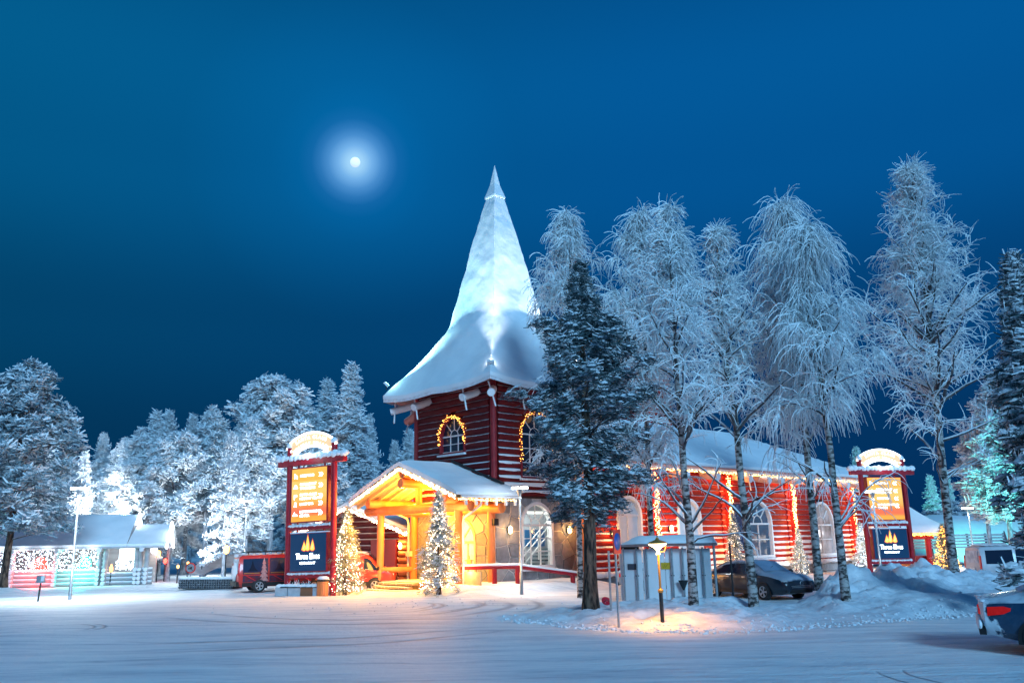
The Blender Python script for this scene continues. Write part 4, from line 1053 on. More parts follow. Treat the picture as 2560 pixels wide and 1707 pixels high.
def conifer_meshes(seed, H, R, kind='pine', zb=.25, nbr=70, per=9, snowf=.5, csize=.34, nq=12, cap=0.0, prof=None, mats=None, droop=None, inner=.3, qw=.09, trunk_r=None, ln=.30, lj=.72, bark=None):
    rg = np.random.default_rng(seed)
    T = [tuft_template(rg, nq, .13, ln, qw, snowf, .6, cap) for _ in range(5)]
    if kind == 'pine': prof = prof or [(0, .55), (.2, .95), (.5, 1.0), (.8, .7), (1, .15)]
    else: prof = prof or [(0, 1.0), (.3, .8), (.6, .5), (.85, .22), (1, .03)]
    s = (np.arange(nbr) + rg.random(nbr)) / nbr; s = s if kind == 'pine' else s ** .8
    z = H * (zb + (1 - zb) * s * .985); ph = np.arange(nbr) * 2.39996 + rg.normal(0, .35, nbr)
    L = R * np.interp(s, [a for a, b in prof], [b for a, b in prof]) * rg.uniform(lj, 1.2, nbr)
    el0 = (.35 + .5 * s) if kind == 'pine' else (.05 + .55 * s); dr = droop if droop is not None else (.03 if kind == 'pine' else .11)
    d = np.stack([np.cos(ph) * np.cos(el0), np.sin(ph) * np.cos(el0), np.sin(el0)], 1)
    m_ = 7; BP, _ = walk(np.stack([0 * z, 0 * z, z], 1), d, L, m_, dr, .05, rg)
    if kind != 'pine': BP[:, -2:, 2] += (L * .03)[:, None]
    VB, QB = tubes_np(BP, (.012 + .014 * L)[:, None] * np.linspace(1, .3, m_)[None, :], 4)
    k = nbr * per; bi = np.repeat(np.arange(nbr), per); tt = inner + (1 - inner) * rg.random(k) ** .8; tt = tt * (m_ - 1.001); i0 = tt.astype(int); fr = (tt - i0)[:, None]
    pos = BP[bi, i0] * (1 - fr) + BP[bi, i0 + 1] * fr
    side = rg.normal(0, 1, k) * (.16 if kind != 'pine' else .20) * L[bi] * (1.15 - tt / (m_ - 1)) * 1.0
    perp = np.stack([-np.sin(ph[bi]), np.cos(ph[bi]), 0 * side], 1)
    pos += perp * side[:, None]; pos[:, 2] += rg.normal(0, .10, k) - np.abs(side) * .25
    td = np.stack([np.cos(ph[bi]), np.sin(ph[bi])], 1)
    sc = csize / .34 * rg.uniform(.65, 1.25, k) * (.7 + .3 * np.minimum(1, L[bi] / (R * .5)))
    V, F, M_ = scatter(T, pos, rg.uniform(0, 2 * PI, k), td, rg.uniform(0.05, .45, k), sc, rg)
    mats = mats or [NEEDLE_FROST, FROST]
    crown = np_mesh('crown', V, F, mats, M_, False)
    tr = trunk_r or H * .013 + .05; mb = MB(); zz = np.concatenate([[-.2, .1, .35, .7, 1.2, 1.8, 2.6], np.linspace(3.4, H * .98, 9)])
    mb.tube([(.05 * math.sin(q * .9 + seed), .05 * math.cos(q * .7 + seed), q) for q in zz], [max(.02, tr * (1 - max(q, 0) / H) ** .7 * (1 + .35 * math.exp(-max(q, 0) / .3)) * rg.uniform(.95, 1.06)) for q in zz], 11)
    trunk = mb.mesh('trunk', bark or BARK_PINE); branch = np_mesh('branch', VB, QB, [LIMB], None, True)
    return trunk, branch, crown
def plant(name, label, cat, meshes, loc, rot=0.0, sc=1.0, group=None, sz=None):
    t = thing(name, label, cat, loc, rot, group); t.scale = (sc, sc, sz or sc)
    for n, me in zip(('trunk', 'branch', 'crown'), meshes):
        o = bpy.data.objects.new(n, me); fin(o, t)
        if n != 'trunk': o['kind'] = 'stuff'
    return t

# the big dark pine in the middle
spos = G(1482, 1541); spos.z = gz(spos.x, spos.y)
bigp = conifer_meshes(31, 11.6, 2.45, 'pine', zb=.23, nbr=92, per=25, snowf=.26, csize=.30, nq=26, cap=.15, qw=.034, ln=.22, lj=.5, trunk_r=.23,
                      prof=[(0, .70), (.10, .92), (.25, 1.1), (.45, 1.06), (.60, .86), (.70, .50), (.80, .26), (1, .03)], mats=[mat('rimed_needle', (.035, .075, .085), (.10, .16, .185), 3, .7), mat('pine_snow', (.68, .73, .80), (.80, .83, .88), 4, .8)], inner=.22)
plant('pine_tree', 'big dark pine with snow dabbed branches standing before the flagstone wall', 'pine', bigp, spos, 1.0)
lowb = np.random.default_rng(3)

# birches along the snowbank, left to right
PEND = [(0, .8), (.3, 1), (.6, .85), (.85, .45), (1, .12)]; SLIM = [(0, .85), (.25, 1), (.55, .72), (.8, .38), (1, .08)]
def bp(px, py, Y):
    p = PY(px, py, Y); return Vector((p.x, Y, gz(p.x, Y)))
def htop(px, py, Y): return PY(px, py, Y).z
birch('weeping frosted birch rising directly behind the big dark pine', bp(1452, 1490, 36.5), htop(1431, 503, 36.5), 5.0, 1.6, 1, .32, 66, 8, 9, 1.0, 1.0, PEND, .14)
birch('weeping frosted birch with its trunk behind the white shelter', bp(1634, 1480, 36.0), htop(1587, 516, 36.0), 4.0, 1.65, 2, .34, 66, 8, 9, 1.1, 1.0, PEND, .15)
birch('frosted birch with its foot lit orange by the low lantern', bp(1734, 1535, 28.4), htop(1668, 503, 28.4), 3.7, 1.65, 3, .20, 76, 8, 7, .75, 1.02, SLIM, .155, low=7)
birch('small open crowned birch in front of the dark saloon car', bp(1884, 1515, 30.2), htop(1816, 545, 30.2), 3.9, 1.7, 4, .13, 66, 8, 6, .7, .98, SLIM, .165, low=8)
birch('weeping birch with long hanging strands right of the saloon car', bp(2054, 1512, 32.2), htop(1967, 531, 32.2), 3.9, 1.75, 5, .44, 62, 8, 9, 1.6, 1.08, PEND, .16, low=4)
birch('weeping birch with a bent top left of the far sign', bp(2120, 1528, 29.0), htop(2045, 565, 29.0), 3.9, 1.5, 6, .42, 60, 8, 8, 1.4, 1.04, PEND, .15, low=6)
birch('tallest frosted birch, pointed, left of the white van', bp(2391, 1480, 37.6), htop(2313, 425, 37.6), 5.4, 2.45, 7, .13, 110, 9, 7, .9, .95, [(0, .8), (.12, 1), (.4, .85), (.62, .55), (.85, .34), (1, .08)], .20, lean=.9, low=5)

# snow laden spruce at the right edge and the big pine at the left edge
sp1 = conifer_meshes(41, 11.2, 1.75, 'spruce', zb=.10, nbr=90, per=13, snowf=.38, csize=.34, nq=20, cap=.23, qw=.05, mats=[MATS['rimed_needle'], FROST], inner=.1)
p = PY(2668, 1500, 26); plant('spruce_tree', 'snow laden spruce cut off by the right edge of the view', 'spruce', sp1, (p.x, 26, gz(p.x, 26)), .4)
sp2 = conifer_meshes(42, 12.9, 4.0, 'pine', zb=.20, nbr=80, per=20, snowf=.45, csize=.42, nq=18, qw=.07, mats=[mat('blue_needle', (.16, .25, .30), (.36, .45, .52), 3, .8), FROST], prof=[(0, .9), (.25, 1), (.55, .8), (.8, .5), (1, .15)])
p = PY(8, 1475, 50); plant('pine_tree', 'broad frosted pine at the left edge in front of the lit hut', 'pine', sp2, (p.x, 50, gz(p.x, 50)), .3)

# frosted forest behind: each tree a copy of one of five kinds
FB = mat('frosted_bark', (.14, .16, .19), (.46, .50, .56), 6, .9, .03, 12, stretch=(1, 1, .35))
PT = [(0, .6), (.3, 1), (.6, .74), (.85, .34), (1, .05)]
kinds = [conifer_meshes(51, 13, 3.0, 'pine', .24, 72, 17, .62, .44, 15, qw=.075, prof=PT, bark=FB), conifer_meshes(52, 13, 2.5, 'spruce', .10, 80, 15, .6, .40, 14, qw=.07, bark=FB),
         conifer_meshes(53, 13, 2.7, 'pine', .30, 64, 18, .58, .45, 15, qw=.075, prof=PT, bark=FB), conifer_meshes(54, 13, 2.1, 'spruce', .14, 76, 14, .66, .38, 14, qw=.07, bark=FB),
         conifer_meshes(55, 13, 3.3, 'pine', .36, 64, 19, .6, .47, 15, qw=.08, bark=FB)]
def forest(px, py_top, Y, k, label, group=None, wx=1.0, base=0.0):
    p = PY(px, py_top, Y); h = p.z - base
    lx = PY(px + (px - 1280) * .06, 1400, Y).x
    name = 'spruce_tree' if k in (1, 3) else 'pine_tree'
    return plant(name, label, name[:-5], kinds[k], (lx, Y, base), (px * 1.7) % 6.28, h / 13 * wx, group, h / 13)
GRP = 'frosted trees behind the cabins'
LB = 'frosted tree in the crowd of white trees behind the cabins'
specs = [(158, 1085, 66, 1, 'small pointed frosted spruce just right of the left edge pine'), (215, 1120, 72, 1, 'frosted spruce over the left end of the hut roof'), (290, 1085, 76, 3, 'frosted spruce above the small bright gable of the hut'), (248, 1130, 64, 3, 'pale spruce lit white directly behind the left street lamp'),
         (345, 1100, 70, 0, 'rounded frosted pine over the middle of the hut'), (414, 1030, 68, 1, 'twin topped frosted spruce right of the lit hut, left one'), (446, 1030, 71, 3, 'twin topped frosted spruce right of the lit hut, right one'),
         (380, 1075, 64, 2, 'frosted pine over the right end of the hut roof'), (505, 1040, 74, 3, 'frosted spruce right of the twin topped one'), (552, 1022, 66, 2, 'wide frosted pine with bright bulbs in its crown'), (632, 1010, 76, 1, 'pointed frosted spruce left of the round topped pine'), (600, 1080, 60, 3, 'frosted spruce glowing white beside the lamp behind the van'),
         (705, 958, 68, 4, 'tall round topped frosted pine behind the near sign'), (775, 1000, 74, 0, 'frosted pine right of the round topped pine'), (832, 952, 78, 1, 'frosted spruce left of the tallest one by the spire'), (890, 912, 72, 1, 'tallest pointed frosted spruce between near sign and spire'),
         (935, 1040, 80, 3, 'frosted spruce just left of the tower eave'), (1000, 1105, 92, 3, 'dark small spruce far behind the porch roof'), (1035, 1075, 84, 1, 'frosted spruce peeping from behind the tower wall'),
         (470, 1090, 62, 4, 'frosted pine above the stone basket wall'), (60, 1050, 74, 0, 'frosted pine partly behind the left edge pine'), (-40, 1010, 70, 2, 'frosted pine cut off by the left edge of the view'), (650, 1050, 64, 0, 'frosted pine directly behind the near sign post'), (120, 1130, 78, 1, 'small frosted spruce in the gap beside the left edge pine'), (845, 1100, 66, 2, 'frosted pine behind the lit christmas tree and cabin roof')]
for px, py, Y, k, lb in specs: forest(px, py, Y, k, lb, GRP, .95)
rt_ = random.Random(8)
for px in range(20, 960, 55): forest(px + rt_.uniform(-15, 15), 1150 + rt_.uniform(-30, 25), 95 + rt_.uniform(0, 12), rt_.choice((1, 3)), 'frosted tree in the far rank at the back of the wood', 'far rank of trees')
for px, py, Y, k, lb in ((2465, 965, 58, 0, 'frosted pine washed in teal light behind the white van'), (2415, 1060, 66, 2, 'frosted teal tinted pine left of the brightest teal pine'), (2540, 930, 64, 4, 'frosted pine behind the right edge spruce'),
                         (2290, 1190, 84, 1, 'snowy spruce behind the pavilion roof, nearest the sign'), (2330, 1180, 88, 3, 'snowy spruce behind the pavilion roof, middle one'), (2370, 1210, 90, 1, 'snowy spruce behind the pavilion, nearest the tall birch'), (2120, 1120, 92, 3, 'frosted spruce far behind the left post of the far sign')):
    forest(px, py, Y, k, lb, 'trees beyond the pavilion', 1.0)

# teal lit snow hill
hb = MB(); hx = np.linspace(24, 64, 36); hy = np.linspace(70, 96, 16)
vs = [(x, y, 3.9 * sstep(71, 82, y) * sstep(29, 36, x) * sstep(64, 56, x) * (1 + .12 * noise.noise(Vector((x * .3, y * .3, 1)))) - .15 + .15 * noise.noise(Vector((x, y, 2)))) for y in hy for x in hx]
hb.add(vs, [(j * 36 + i, j * 36 + i + 1, (j + 1) * 36 + i + 1, (j + 1) * 36 + i) for j in range(15) for i in range(35)], 0, True)
hb.build('snow_hill', SNOW, None, kind='structure')

# ------------------------------------------------------------------ decorated christmas trees
xm = conifer_meshes(61, 4.3, 1.05, 'spruce', .06, 90, 8, .22, .20, 15, qw=.035, mats=[NEEDLE_WARM, FROST], inner=.15, prof=[(0, 1), (.2, .95), (.45, .72), (.7, .42), (.9, .17), (1, .03)])
xm2 = conifer_meshes(62, 4.3, 1.25, 'spruce', .05, 90, 8, .42, .22, 15, qw=.04, mats=[NEEDLE_WARM, FROST], inner=.15)
def xmas(label, loc, H, R, meshes, bulb, n, glow, seed, r=.024, gcol=(1, .62, .30)):
    t = plant('christmas_tree', label, 'christmas tree', meshes, loc, seed * 1.3, R, 'lit christmas trees', H / 4.3)
    rd = random.Random(seed); mb = MB()
    for i in range(n):
        s = rd.random() ** 1.15; z = .3 + 3.95 * s; rr = (1.05 * (1 - s) ** .85 + .04) * rd.uniform(.55, 1.0); a = rd.uniform(0, 2 * PI)
        mb.octa((rr * math.cos(a), rr * math.sin(a), z), r * rd.uniform(.7, 1.2))
    mb.build('light_bulb', bulb, t, kind='stuff')
    for z in (1.0, 2.3, 3.5):
        for a in (-2.3, -.8):
            rr = 1.45 * (1 - z / 5.2) + .25; lamp('bulb_glow', 'POINT', (rr * math.cos(a), rr * math.sin(a), z), glow, gcol, t, .25)
    return t
x1 = G(862, 1487, -.1); xmas('golden lit christmas tree between the near sign and the porch', Vector((x1.x, x1.y, gz(x1.x, x1.y) - .1)), 4.15, .92, xm, PINKBULB, 600, 80, 1, gcol=(1, .45, .08))
x2 = G(1097, 1488, 0); xmas('lit christmas tree in front of the porch right post', Vector((x2.x, x2.y, gz(x2.x, x2.y) - .1)), 4.6, .95, xm2, PINKBULB, 520, 60, 2, gcol=(1, .48, .16))
def on_hall(a, out): q = TW(a, HY - out, 0); return Vector((q.x, q.y, gz(q.x, q.y) - .1))
xmas('lit christmas tree behind the white shelter, below the second hall window', on_hall(16.6, 1.6), 3.7, .68, xm2, PINKBULB, 260, 12, 3, .024)
xmas('lit christmas tree just above the dark saloon car roof', on_hall(24.7, 1.3), 3.0, .55, xm2, PINKBULB, 180, 10, 4, .024, (1, .85, .7))
xmas('brightest white snowy christmas tree near the right end of the hall', on_hall(33.6, 1.4), 3.4, .66, xm2, COOLBULB, 360, 26, 5, .026, (.95, .97, 1))
q = PY(2368, 1420, 58); xmas('orange glowing christmas tree behind the tallest birch trunk', Vector((q.x, 58, -.2)), 3.0, .85, xm, ORANGEBULB, 360, 18, 6, .045, (1, .45, .10))
q = PY(2262, 1420, 63); xmas('small orange lit christmas tree seen between the far sign posts', Vector((q.x, 63, -.2)), 2.0, .6, xm, ORANGEBULB, 200, 8, 7, .045, (1, .45, .10))

# ------------------------------------------------------------------ pylon signs
def pylon(label, base, yaw, tilt, sc, rows, crown_top=True, arrow_dir=1):
    t = thing('pylon_sign', label, 'pylon sign', base); t.scale = (sc,) * 3
    t.rotation_euler = (0, tilt, yaw)
    T = lambda a, d, z: Vector((a, -d, z))
    W2 = 1.52
    for s in (-1, 1):
        MB().tube([(s * W2, 0, -.3), (s * W2, 0, 7.55)], .16, 12).build('post', RED_SIGN, t)
        b = MB(); b.blob((s * W2, 0, 7.66), (.19, .19, .2), 3 + s, 0, 10, 5, .08); b.build('snow_cap', SNOW, t)
    MB().box((0, 0, 6.72), (4.5, .30, .30)).build('crossbar', RED_SIGN, t)
    sn = MB()
    for k in range(16):
        a = -2.2 + 4.4 * k / 15; sn.blob((a, -.02, 6.98), (.24, .22, .20 + .05 * math.sin(k * 2.1)), k, 0, 8, 4, .15)
    sn.build('snow_cap', SNOW, t)
    for z in (3.33, .95):
        MB().box((0, 0, z), (3.0, .2, .17)).build('crossbar', RED_SIGN, t)
        s2 = MB()
        for k in range(12): s2.blob((-1.38 + 2.76 * k / 11, -.02, z + .13), (.2, .13, .09 + .02 * math.sin(k * 3)), k + 5, 0, 7, 4, .2)
        s2.build('snow_cap', SNOW, t)
    for z0, z1 in ((6.4, 6.6), (3.4, 3.65), (3.08, 3.28), (1.0, 1.2)):
        for s in (-.9, .9): MB().bar((s, 0, z0), (s, 0, z1), .07, .07).build('hanger', RED_SIGN, t)
    bo = MB().box((0, .0, 5.02), (2.5, .34, 2.82)).build('sign_case', RED_SIGN, t)
    MB().add([T(-1.19, .175, 3.67), T(1.19, .175, 3.67), T(1.19, .175, 6.37), T(-1.19, .175, 6.37)], [(0, 1, 2, 3)]).build('lit_board', BOARD_LIT, bo)
    for z, lines, icon in rows:
        for j, tx in enumerate(lines): le = MB(); text(le, tx, .185, T, -.62, z - .06 - .20 * j, .182, 'L', 0, .02, .98); le.build('lettering', LETTER, bo, kind='stuff')
        ic = MB()
        zc = z - .1 * (len(lines) - 1)
        for ax in ((.72, .86) if arrow_dir > 0 else (.82, .68)):
            s = arrow_dir
            for sg in (1, -1): ic.add([T(ax - s * .07, .182, zc + sg * .11), T(ax + s * .0, .182, zc + sg * .11), T(ax + s * .09, .182, zc), T(ax + s * .02, .182, zc)], [(0, 1, 2, 3) if s * sg < 0 else (3, 2, 1, 0)])
        ic.build('arrow', LETTER, bo); ic = MB(); c = -.92
        if icon == 'bed': P = [[(-.1, -.12), (-.04, -.12), (-.04, .14), (-.1, .14)], [(-.03, .0), (.12, -.06), (.12, .02), (-.03, .1)], [(.06, -.14), (.12, -.14), (.12, -.02), (.06, -.02)]]
        elif icon == 'bell': P = [[(-.15, -.1), (.15, -.1), (.15, -.05), (-.15, -.05)], [(-.12, -.04), (.12, -.04), (.08, .06), (0, .1), (-.08, .06)]]
        elif icon == 'flag': P = [[(-.1, -.14), (-.06, -.14), (-.06, .12), (-.1, .12)], [(-.04, -.02), (.12, .02), (.10, .12), (-.04, .12)]]
        elif icon == 'glass': P = [[(-.1, -.13), (-.04, -.13), (0, .1), (-.05, .12)], [(.1, -.13), (.04, -.13), (0, .1), (.05, .12)]]
        else: P = [[(-.17, -.1), (.17, -.1), (.12, .0), (.02, -.02), (-.05, .12), (-.12, .02)]]
        for poly in P: ic.add([T(c + x, .182, zc + y) for x, y in poly], [tuple(range(len(poly)))])
        ic.build('pictogram', LETTER, bo)
    db = MB().box((0, .0, 2.12), (2.5, .34, 1.92)).build('sign_case', RED_SIGN, t)
    MB().add([T(-1.2, .175, 1.2), T(1.2, .175, 1.2), T(1.2, .175, 3.05), T(-1.2, .175, 3.05)], [(0, 1, 2, 3)]).build('dark_board', BOARD_DARK, db)
    MB().box((0, 0, 3.11), (2.5, .3, .07)).build('snow_cap', SNOW, t)
    le = MB(); text(le, 'Three Elves', .40, T, 0, 1.80, .20, 'C', 0, .018, .84)
    l2 = MB(); text(l2, 'RESTAURANT', .17, T, 0, 1.54, .20, 'C', 0, .02, 1.0); l2.build('lettering', mat('neon_letter', (1, 1, 1), emit=(.82, .93, 1.0), estr=4.5, sample=False), db, kind='stuff')
    le.build('lettering', mat('neon_letter', (1, 1, 1), emit=(.82, .93, 1.0), estr=4.5, sample=False), db, kind='stuff')
    cr = MB(); base_z = 2.24
    for x0, h in ((-.40, .42), (-.16, .74), (.16, .50)):
        w_ = .30; cr.add([T(x0 - .01, .19, base_z + .04), T(x0 + w_ * .33, .19, base_z - .03), T(x0 + w_ * .7, .19, base_z - .03), T(x0 + w_ - .02, .19, base_z + .04), T(x0 + w_ * .82, .19, base_z + h * .5), T(x0 + w_ * .5, .19, base_z + h)], [(0, 1, 2, 3, 4, 5)])
        cr.add([T(x0 - .05, .184, base_z + .01), T(x0 + w_ * .33, .184, base_z - .07), T(x0 + w_ * .7, .184, base_z - .07), T(x0 + w_ + .03, .184, base_z + .01), T(x0 + w_ * .88, .184, base_z + h * .55), T(x0 + w_ * .5, .184, base_z + h + .09)], [(0, 1, 2, 3, 4, 5)], 1)
        cr.add([T(x0 + .08, .194, base_z + .08), T(x0 + .13, .194, base_z + .06), T(x0 + .20, .194, base_z + h * .45), T(x0 + .17, .194, base_z + h * .5)], [(0, 1, 2, 3)], 2)
    cr.build('crown_emblem', [GOLD, mat('crown_rim', (.8, .1, .05), emit=(.75, .05, .02), estr=.6, sample=False), mat('crown_pink', (.9, .5, .4), emit=(1, .42, .30), estr=.9, sample=False)], db)
    # arched ribbon with neon rim on top
    RC, zc = 1.95, 5.62
    def ring(r, a): return (r * math.sin(a), zc + r * math.cos(a))
    am = .66; nn = 20; an = [-am + 2 * am * i / nn for i in range(nn + 1)]
    rib = [ring(2.62, a) for a in an] + [(ring(2.40, am)[0] + .22, ring(2.40, am)[1] + .0), (ring(2.25, am)[0] + .02, ring(2.25, am)[1] - .02), (ring(1.98, am)[0] + .28, ring(1.98, am)[1] - .14)] + \
          [ring(1.90, a) for a in an[::-1]] + [(ring(1.98, -am)[0] - .28, ring(1.98, -am)[1] - .14), (ring(2.25, -am)[0] - .02, ring(2.25, -am)[1] - .02), (ring(2.40, -am)[0] - .22, ring(2.40, -am)[1])]
    ab = MB(); k = len(rib)
    o2 = [T(a, .06, b) for a, b in rib]; i2 = [T(a, -.10, b) for a, b in rib]
    ab.add(o2 + i2, [(i, (i + 1) % k, k + (i + 1) % k, k + i)[::-1] for i in range(k)])
    tri = []; top = list(range(nn + 1)); bot = list(range(nn + 4, 2 * nn + 5))[::-1]
    ab.add(o2, [(top[i], bot[i], bot[i + 1], top[i + 1]) for i in range(nn)] + [(nn, nn + 1, nn + 2), (nn, nn + 2, bot[-1]), (bot[-1], nn + 2, nn + 3), (0, 2 * nn + 6, 2 * nn + 7), (0, bot[0], 2 * nn + 6), (bot[0], 2 * nn + 5, 2 * nn + 6)])
    arch = ab.build('arch_panel', BANNERFACE, t)
    ne = MB(); ne.tube([Vector(p) for p in o2 + [o2[0]]], .055, 6); ne.build('neon_rim', NEON, arch)
    for s_, r, sz in (('SANTA CLAUS', 2.30, .25), ('HOLIDAY VILLAGE', 2.00, .22)):
        le = MB(); tot = sum(glyph(c, .02)[2] * sz + .05 if c != ' ' else .13 for c in s_); a = -tot / 2 / r
        for c in s_:
            if c == ' ': a += .13 / r; continue
            vs, fs, wd = glyph(c, .02); wd2 = wd * sz; am_ = a + wd2 / 2 / r
            q = []
            for x, y in vs:
                lx_, ly_ = (x - wd / 2) * sz, y * sz; q.append(T((r + ly_) * math.sin(am_) + lx_ * math.cos(am_), .075, zc + (r + ly_) * math.cos(am_) - lx_ * math.sin(am_)))
            le.add(q, fs); a += (wd2 + .05) / r
        le.build('lettering', mat('arch_letter', (1, 1, 1), emit=(1, .97, .9), estr=2.6, sample=False), arch, kind='stuff')
    lamp('board_light', 'AREA', (0, -.5, 5.0), 160, (1, .52, .08), t, 2.0, (0, -3, 5.0))
    lamp('arch_light', 'POINT', (0, -.75, 7.1), 34, (.85, .95, 1), t, .4)
    lamp('letter_light', 'POINT', (0, -.45, 1.75), 3, (.5, .8, 1), t, .3)
    return t
R5 = [(6.0, ['RECEPTION'], 'bed'), (5.56, ['RESTAURANT', 'THREE ELVES'], 'bell'), (5.03, ['SANTA CLAUS', 'HOLIDAY VILLAGE'], 'flag'), (4.55, ['LOBBY BAR'], 'glass'), (4.16, ['SAFARI BOOKING', 'CENTER'], 'sled')]
R4 = [(6.0, ['LOBBY BAR'], 'bed'), (5.6, ['RESTAURANT', 'THREE ELVES'], 'bell'), (5.02, ['RECEPTION'], 'glass'), (4.62, ['SAFARI BOOKING', 'CENTER'], 'sled')]
pa, pb = PY(712, 1480, 43.6), PY(838, 1483, 42.0)
pylon('red two post sign with lit orange board beside the porch christmas tree', ((pa.x + pb.x) / 2, 42.8, -.12), math.atan2(pb.y - pa.y, pb.x - pa.x), RAD(-1.5), .98, R5)
pa, pb = PY(2180, 1432, 54.0), PY(2283, 1430, 54.4)
pylon('farther red sign with lit orange board at the right end of the hall', ((pa.x + pb.x) / 2, 54.2, -.35), math.atan2(pb.y - pa.y, pb.x - pa.x), RAD(.3), .97, R4, arrow_dir=-1)

# planter boxes and bin at the near sign
plx = thing('planter_box', 'low planter of pale blocks filled with snow under the near sign', 'planter', (-9.85, 42.2, -.1), RAD(-16)); plx.scale = (.9, .9, .85)
GREYBLOCK = mat('pale_block', (.36, .38, .42), (.46, .48, .52), 5, .8, .01)
for a, m_ in ((-1.85, GREYBLOCK), (-1.05, GREYBLOCK), (-.3, mat('brown_block', (.25, .10, .05), None, rough=.7)), (.45, GREYBLOCK)):
    MB().box((a, 0, .24), (.74, .6, .46)).build('block', m_, plx)
MB().box((-.65, 0, .49), (2.5, .66, .05)).build('frame_rail', DARKMETAL, plx)
sn = MB()
for k in range(16): sn.blob((-2.1 + 2.8 * k / 15, rnd.uniform(-.1, .1), .53), (.2, .28, .12 + .05 * rnd.random()), k, 0, 7, 4, .3)
sn.build('snow', SNOW, plx, kind='stuff')
tw = MB()
for k in range(22):
    a = rnd.uniform(-1.9, .7); q_ = Vector((a, rnd.uniform(-.2, .2), .5)); d_ = Vector((rnd.gauss(0, .16), rnd.gauss(0, .1), rnd.uniform(.12, .42)))
    tw.tube([q_, q_ + d_ * .5 + Vector((.03, 0, 0)), q_ + d_], .010, 4); tw.tube([q_ + d_ * .5, q_ + d_ * .8 + Vector((rnd.gauss(0, .1), 0, 0))], .008, 4)
tw.build('dry_twig', FROST, plx, kind='stuff')
q = G(806, 1490, -.1); bn_ = thing('litter_bin', 'round wooden litter bin with a snowy lid beside the near sign', 'bin', q)
for k in range(16):
    a = 2 * PI * k / 16; MB().box((.30 * math.cos(a), .30 * math.sin(a), .42), (.05, .11, .84), Matrix.Rotation(a, 3, 'Z')).build('slat', STAIN, bn_)
MB().lathe([(.27, .0), (.27, .84), (.34, .86), (.34, .95), (.02, 1.02)], 14).build('liner', DARKMETAL, bn_); b = MB(); b.blob((0, 0, 1.03), (.34, .34, .13), 5, 0, 10, 5, .1); b.build('snow_cap', SNOW, bn_); bn_.scale = (.85, .85, .82)

# ------------------------------------------------------------------ vehicles
def loft_body(name, st, M, parent, floor=True):
    """st: (x, zb, zbelt, zroof, wbelt, wroof)"""
    mb = MB(); rings = []
    for x, zb, zs, zr, wb, wr in st:
        dz = zr - zs
        half = [(0, zb), (wb * .82, zb), (wb * .97, zb + .12), (wb * 1.0, zb + (zs - zb) * .45), (wb * 1.0, zb + (zs - zb) * .8), (wb * .975, zs), (wr + (wb - wr) * .12, zr - dz * .14), (wr * .93, zr - dz * .03), (wr * .6, zr + .015), (0, zr + .025)]
        rings.append([Vector((x, y, z)) for y, z in half] + [Vector((x, -y, z)) for y, z in half[-2:0:-1]])
    n = len(rings[0]); vs = [p for r in rings for p in r]
    mb.add(vs, [(i * n + j, (i + 1) * n + j, (i + 1) * n + (j + 1) % n, i * n + (j + 1) % n)[::-1] for i in range(len(st) - 1) for j in range(n)], 0, True)
    mb.add(rings[0], [tuple(range(n))[::1]]); mb.add(rings[-1], [tuple(range(n))[::-1]])
    me = mb.mesh(name, M)
    import bmesh
    b = bmesh.new(); b.from_mesh(me); bmesh.ops.remove_doubles(b, verts=b.verts, dist=1e-4); bmesh.ops.recalc_face_normals(b, faces=b.faces); b.to_mesh(me); b.free()
    me.set_sharp_from_angle(angle=RAD(38))
    return fin(bpy.data.objects.new(name, me), parent)
def st_at(st, x):
    for a, b in zip(st, st[1:]):
        if a[0] <= x <= b[0]:
            t = (x - a[0]) / (b[0] - a[0]); return [p + (q - p) * t for p, q in zip(a, b)]
    return list(st[0] if x < st[0][0] else st[-1])
def side_pt(st, x, t, s, off=.012):
    """point on the glasshouse side at height fraction t between belt and roof"""
    _, zb, zs, zr, wb, wr = st_at(st, x); z0, z1 = zs, zr - (zr - zs) * .14; y0, y1 = wb * .975, wr + (wb - wr) * .12
    return Vector((x, s * (y0 + (y1 - y0) * t + off), z0 + (z1 - z0) * t))
def side_window(st, xs_b, xs_t, s, M, parent, t0=.06, t1=.92, name='window', off=.012):
    mb = MB(); n = len(xs_b); lo = [side_pt(st, x, t0, s, off) for x in xs_b]; mid = [side_pt(st, (a + b) / 2, (t0 + t1) / 2, s, off) for a, b in zip(xs_b, xs_t)]; hi = [side_pt(st, x, t1, s, off) for x in xs_t]
    mb.add(lo + mid + hi, [((i, i + 1, n + i + 1, n + i) if s < 0 else (i, n + i, n + i + 1, i + 1)) for i in range(n - 1)] + [((n + i, n + i + 1, 2 * n + i + 1, 2 * n + i) if s < 0 else (n + i, 2 * n + i, 2 * n + i + 1, n + i + 1)) for i in range(n - 1)], 0, True)
    return mb.build(name, M, parent)
def cross_window(st, xa, xb, M, parent, wfrac=.9, name='windscreen', lift=.02):
    """glass lying on the sloping top surface between stations xa..xb"""
    mb = MB(); a, b = st_at(st, xa), st_at(st, xb); rows = []
    for k in range(5):
        x = xa + (xb - xa) * k / 4; s = st_at(st, x); w_ = (s[5] + (s[4] - s[5]) * .06) * wfrac
        n = Vector((b[3] - a[3], 0, -(b[0] - a[0]))); n = -n.normalized() if n.z < 0 else n.normalized()
        rows.append([Vector((x, y * w_, s[3] - (.02 if abs(y) > .9 else 0) + .02)) + n * lift for y in (-1, -.6, 0, .6, 1)])
    vs = [p for r in rows for p in r]; mb.add(vs, [(i * 5 + j, (i + 1) * 5 + j, (i + 1) * 5 + j + 1, i * 5 + j + 1) for i in range(4) for j in range(4)], 0, True)
    return mb.build(name, M, parent)
